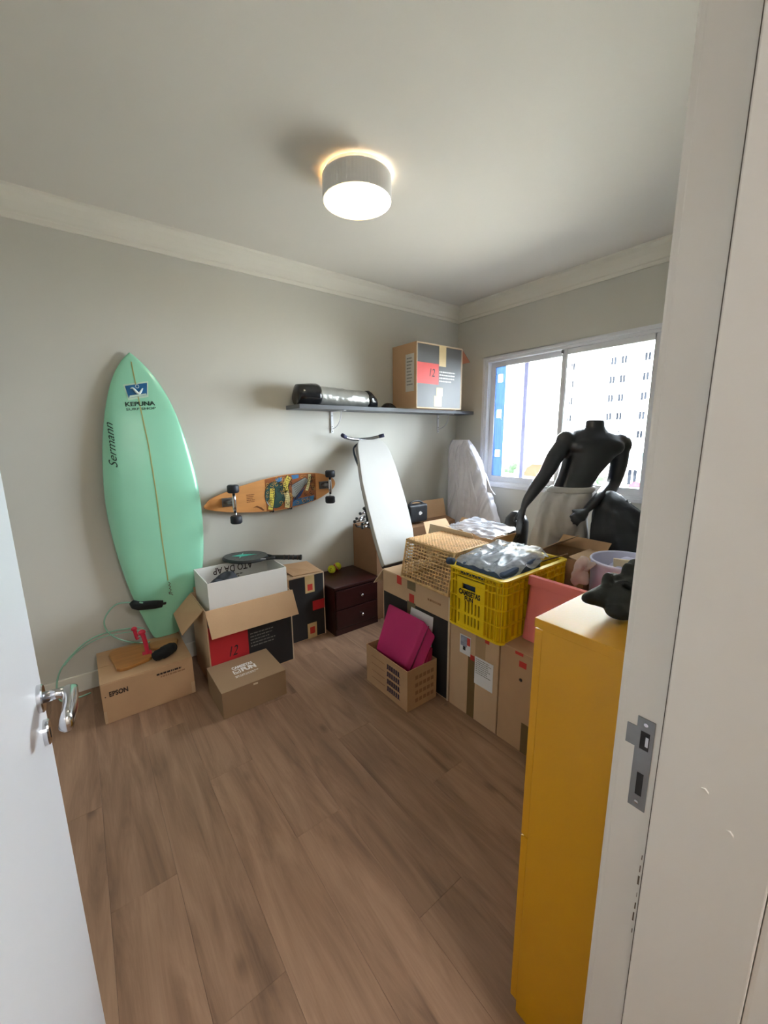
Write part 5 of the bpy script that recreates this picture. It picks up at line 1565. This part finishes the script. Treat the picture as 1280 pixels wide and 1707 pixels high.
# trousers
tr3 = MB()
M_sweat = mat('grey_sweatpants', (190,186,182), 0.95, var=0.05, scale=10, bump=0.2, bscale=30)
rg_ = []
for c, hw, hd in (((2.350,1.262,0.80),0.118,0.100),((2.355,1.262,0.86),0.148,0.118),((2.364,1.261,0.92),0.156,0.122),((2.385,1.260,1.00),0.152,0.116),((2.415,1.257,1.05),0.142,0.108),((2.438,1.252,1.078),0.132,0.101)):
    c = Vector(c)
    rg_.append([c+sdir*math.cos(2*math.pi*k/28)*hw+fdir*math.sin(2*math.pi*k/28)*hd for k in range(28)])
tr3.rings(rg_)
for s, fx in ((-1,(2.300,1.318)),(1,(2.405,1.200))):
    tr3.tube(smooth_path([Vector((2.380,1.261,1.00))+sdir*0.055*s, (fx[0]+0.005,fx[1],0.74), (fx[0],fx[1],0.50), (fx[0],fx[1],0.30), (fx[0]+0.008,fx[1],0.12)], 4), [0.050,0.075,0.090,0.098,0.100,0.099,0.097,0.095,0.092,0.089,0.086,0.083,0.080,0.076,0.072,0.067,0.060], 18)
pants = tr3.build('sweatpants', M_sweat, mq, smooth=True, remesh=0.010, sm=8, disp=lambda c, n: n*(0.013*noise.noise(Vector((c.x*20+c.y*14, c.y*20-c.x*8, c.z*4)))+0.006*noise.noise(Vector((c.x*40, c.y*40, c.z*9)))))
MB().rings([[Vector(c)+sdir*math.cos(2*math.pi*k/36)*hw+fdir*math.sin(2*math.pi*k/36)*hd for k in range(36)] for c, hw, hd in (((2.428,1.2545,1.065),0.140,0.108),((2.436,1.2525,1.076),0.143,0.111),((2.446,1.250,1.090),0.139,0.108),((2.452,1.249,1.098),0.132,0.101))]).build('waistband', M_sweat, mq, smooth=True)

# second black mannequin form, a hip and thigh rising behind the hand
sm_ = MB()
sm_.tube([(2.235,1.500,0.0),(2.235,1.500,0.5),(2.240,1.500,0.80),(2.250,1.497,0.87),(2.262,1.494,0.905),(2.270,1.492,0.918)], [0.050,0.070,0.082,0.074,0.050,0.020], 24)
tag(sm_.build('mannequin_form', M_mq, smooth=True), 'black mannequin leg form standing behind the grey sweatpants', 'mannequin')

# black garment pile at the right of the mannequin
gp = MB()
def gring(z, k_, dx, dy, fold):
    out = []
    for i_ in range(72):
        a = 2*math.pi*i_/72
        f_ = 1+fold*(0.55*math.sin(5*a+1.2+z*2)+0.35*math.sin(9*a+0.4-z*3)+0.25*math.sin(13*a+2))
        out.append((2.515+dx+0.225*k_*f_*math.cos(a), 0.925+dy+0.205*k_*f_*math.sin(a), z))
    return out
gp.rings([gring(*q_) for q_ in ((0.0,1.0,0,0,0.06),(0.35,1.0,0,0,0.07),(0.62,0.98,0,0,0.08),(0.76,0.94,-0.01,0.0,0.09),(0.85,0.86,-0.015,0.01,0.10),(0.92,0.74,-0.02,0.03,0.10),(0.985,0.58,-0.025,0.06,0.09),(1.03,0.42,-0.025,0.085,0.07),(1.065,0.26,-0.02,0.10,0.04),(1.085,0.09,-0.02,0.105,0.0))])
def gdisp(c, n):
    return n*(0.030*noise.noise(Vector((c.x*5,c.y*5,c.z*4)))+0.012*noise.noise(Vector((c.x*16,c.y*16,c.z*9)))) if c.z > 0.02 else Vector((0,0,0))
tag(gp.build('black_garment_pile', mat('black_garment', (30,34,42), 0.55, var=0.15, bump=0.25, bscale=18), smooth=True, remesh=0.014, sm=2, disp=gdisp), 'heap of black clothing beside the mannequin under the window', 'clothes')
# low furniture edge and small grey objects at the window's right end
lc = thing('low_cabinet', 'dark low cabinet with a white top under the window, mostly hidden by the door frame', 'cabinet', (2.86,0.67,0))
MB().box(2.795,2.925,0.36,0.985,0,0.896).build('body', mat('dark_cabinet', (30,32,40), 0.5), lc, bevel=0.003)
MB().box(2.79,2.93,0.35,0.99,0.896,0.914).build('top', M_trim, lc, bevel=0.002)
gb = MB()
gb.ellipsoid((2.85,0.950,0.950), (0.03,0.04,0.036), 14, 8); gb.ellipsoid((2.85,0.960,1.005), (0.02,0.035,0.03), 14, 8); gb.ellipsoid((2.85,0.945,1.06), (0.03,0.035,0.04), 14, 8)
tag(gb.build('grey_ornament', mat('lilac_grey', (150,146,168), 0.6), smooth=True, remesh=0.006, sm=3), 'small grey ornament on the low cabinet by the window', 'ornament')

# ------------------------------------------------------------------ yellow cabinet in the foreground
yc = thing('yellow_cabinet', 'tall narrow mustard yellow cabinet beside the doorway', 'cabinet', (1.05,0.32,0))
M_must = mat('mustard_laminate', (210,152,10), 0.42, var=0.03, scale=3, bump=0.06, bscale=300)
yx0, yx1, yy0, yy1, yh = 0.705, 1.42, 0.222, 0.415, 1.052
MB().box(yx0,yx1,yy0,yy1-0.018,0.0,yh-0.020).build('body', M_must, yc, bevel=0.0015)
MB().box(yx0-0.001,yx1+0.001,yy0,yy1,yh-0.020,yh).build('top', M_must, yc, bevel=0.0015)
for z0, z1 in ((0.03,0.515),(0.520,1.028)):
    d = MB().box(yx0+0.002,yx1-0.002,yy1-0.017,yy1,z0,z1).build('flap_door', M_must, yc, bevel=0.0015)
    MB().tube([(1.0,yy1+0.018,z1-0.05),(1.12,yy1+0.018,z1-0.05)], 0.005, 8).build('handle', M_steel, d, smooth=True)
    for x in (1.01, 1.11):
        MB().tube([(x,yy1-0.002,z1-0.05),(x,yy1+0.018,z1-0.05)], 0.004, 8).build('handle_post', M_steel, d, smooth=True)

# black skull ornament on it
sk_b = MB()
zt = yh
def ell(c, r, rot=0.0, tilt=0.0):
    sk_b.ellipsoid(c, r, 18, 12, Matrix.Rotation(rot, 3, 'Z') @ Matrix.Rotation(tilt, 3, 'Y'))
ell((0.905,0.300,zt+0.040), (0.075,0.055,0.040))
ell((0.855,0.315,zt+0.040), (0.055,0.040,0.030), -0.3)
sk_b.tube(smooth_path([(0.862,0.318,zt+0.036),(0.825,0.335,zt+0.040),(0.790,0.348,zt+0.042),(0.772,0.353,zt+0.043)],4), [0.032,0.031,0.029,0.027,0.025,0.022,0.019,0.016,0.014,0.012,0.010,0.008,0.005], 12)
ell((0.940,0.290,zt+0.080), (0.036,0.034,0.026))
ell((0.838,0.338,zt+0.068), (0.013,0.011,0.020)); ell((0.826,0.333,zt+0.060), (0.010,0.010,0.012))
ell((0.880,0.345,zt+0.060), (0.022,0.016,0.015), -0.3)
ell((0.892,0.322,zt+0.082), (0.013,0.012,0.020)); ell((0.915,0.318,zt+0.092), (0.016,0.014,0.014)); ell((0.875,0.330,zt+0.066), (0.014,0.012,0.012))
ell((0.840,0.300,zt+0.022), (0.05,0.03,0.020), -0.2)
_d = Vector((0.85,0.32,-0.42)).normalized(); _a = _d.orthogonal().normalized(); _b = _d.cross(_a)
sk_b.tube([Vector((0.838,0.302,zt+0.056))+_a*0.021*math.cos(2*math.pi*k/24)+_b*0.017*math.sin(2*math.pi*k/24) for k in range(24)], 0.0052, 8, closed=True)
def sock(c, n):
    out = Vector((0,0,0))
    for cc, r, dpt, dr_ in ((Vector((0.846,0.306,zt+0.052)),0.0185,0.036,Vector((0.85,0.32,-0.42))),(Vector((0.905,0.352,zt+0.050)),0.022,0.020,Vector((0,-1,-0.2)))):
        d = (c-cc).length
        if d < r: out += dr_*dpt*min(1.0, 2.2*(1-(d/r)**2))
    if c.z+out.z < zt+0.0005: out.z += zt+0.0005-(c.z+out.z)
    return out
tag(sk_b.build('skull_ornament', mat('matte_black_ceramic', (32,34,32), 0.7, var=0.15, bump=0.2, bscale=60), smooth=True, remesh=0.0030, sm=4, disp=sock), 'matte black long-snouted skull ornament on the yellow cabinet', 'ornament')

# ------------------------------------------------------------------ outside
struct(MB().box(6, 160, -90, 140, -14.2, -14), 'ground_outside', mat('pale_ground', (150,146,138), 0.9), 'pale ground far below the window')
def building(name, label, x, y0, y1, z0, z1, cols, floors, fh, m, wy=1.3, wz=1.3, depth=12):
    bd = thing(name, label, 'building', (x+depth/2,(y0+y1)/2,z0))
    MB().box(x, x+depth, y0, y1, z0, z1).build('walls', m, bd)
    MB().box(x-0.3, x+depth, y0-0.2, y1+0.2, z1, z1+0.5).build('parapet', m, bd)
    for zc in floors:
        for yc_ in cols:
            fwn = FX(x, yc_, zc)
            wn = MB()
            wn.fbox(fwn, -wy/2-0.1, wy/2+0.1, -0.12, 0, 0, 0.12); wn.fbox(fwn, -wy/2-0.1, wy/2+0.1, wz, wz+0.1, 0, 0.1)
            wn.fbox(fwn, -wy/2-0.1, -wy/2, 0, wz, 0, 0.08); wn.fbox(fwn, wy/2, wy/2+0.1, 0, wz, 0, 0.08); wn.fbox(fwn, -0.04, 0.04, 0, wz, 0, 0.06)
            o = wn.build('window', m, bd)
            MB().fbox(fwn, -wy/2, wy/2, 0, wz, 0.005, 0.02).build('pane', M_pane, o)
    return bd
M_bw = mat('white_facade', (238,236,230), 0.8, var=0.02, scale=0.3)
M_bw2 = mat('cream_facade', (232,228,216), 0.8, var=0.02, scale=0.3)
M_pane = mat('dark_pane', (27,29,33), 0.9, var=0.35, scale=0.4, spec=0.0)
building('apartment_tower', 'white apartment tower filling the right window pane', 68, 20, 41, -14, 46, [25.0,28.2,29.7,36.2], [0.7+2.8*k for k in range(0,6)], 2.8, M_bw, wy=0.8, wz=1.1)
building('apartment_block', 'white apartment block behind the left window pane', 60, 43, 62, -14, 40, [47.5,], [-4.4,4.0,12.4], 3.2, M_bw2, wy=0.5, wz=1.5)
building('low_house', 'low pale house with a teal strip roof below the tower', 26, 6.0, 11.2, -14, 0.0, [7.5,8.6,9.7,10.6], [-1.6,-4.5], 3, M_bw2, wy=0.5, wz=0.9, depth=6)
building('small_house', 'small pale house left of the mannequin outside', 29, 15.8, 19.6, -14, -0.5, [16.4,17.4,18.6], [-3.3,-6.0], 3, M_bw2, wy=0.5, wz=0.9, depth=3.5)
tag(MB().box(25.4,25.68,5.8,11.4,-0.10,0.32).build('roof_strip', mat('teal_roof', (52,76,72), 0.8, spec=0.0)), 'teal strip roof on the low house', 'roof')
tag(MB().hexa([(27.4,16.75,-1.75),(27.4,18.0,-1.75),(28.65,18.0,-1.75),(28.65,16.75,-1.75),(27.9,16.75,-1.15),(27.9,18.0,-1.15),(28.65,18.0,-0.9),(28.65,16.75,-0.9)]).build('red_awning', mat('red_awning', (92,40,30), 0.9, spec=0.0)), 'red awning on the small house outside', 'awning')
tag(MB().lathe([(0.34,0),(0.36,0.05),(0.22,0.2),(0.04,0.28)], (24.0,8.73,-1.45), seg=20).lathe([(0.03,-12.55),(0.03,0.1)], (24.0,8.73,-1.45), seg=8).build('red_parasol', mat('red_parasol', (92,36,42), 0.9, spec=0.0)), 'red parasol outside the window at lower right', 'parasol')
def tree(x, y, z, s, label, seed):
    t_ = thing('tree', label, 'tree', (x,y,-14), 'trees outside the window')
    rnd = random.Random(seed)
    b = MB()
    for k in range(9):
        b.ellipsoid((x+rnd.uniform(-s,s)*0.6, y+rnd.uniform(-s,s)*0.6, z+rnd.uniform(-s,s)*0.5), (s*0.55,)*3, 10, 7)
    b.build('crown', mat('leaf_green', (46,60,42), 0.9, var=0.3, scale=2, spec=0.0), t_, remesh=s*0.12, disp=lambda c, n: n*s*0.18*noise.noise(c*2.2/s))
    MB().tube([(x,y,-14),(x,y,z)], s*0.12, 8).build('trunk', mat('bark', (96,78,60), 0.9), t_)
tree(23.6, 10.2, -1.3, 0.42, 'green tree left of the low house outside', 2)
tree(27.4, 19.0, -1.2, 0.5, 'green tree beside the small house outside', 3)
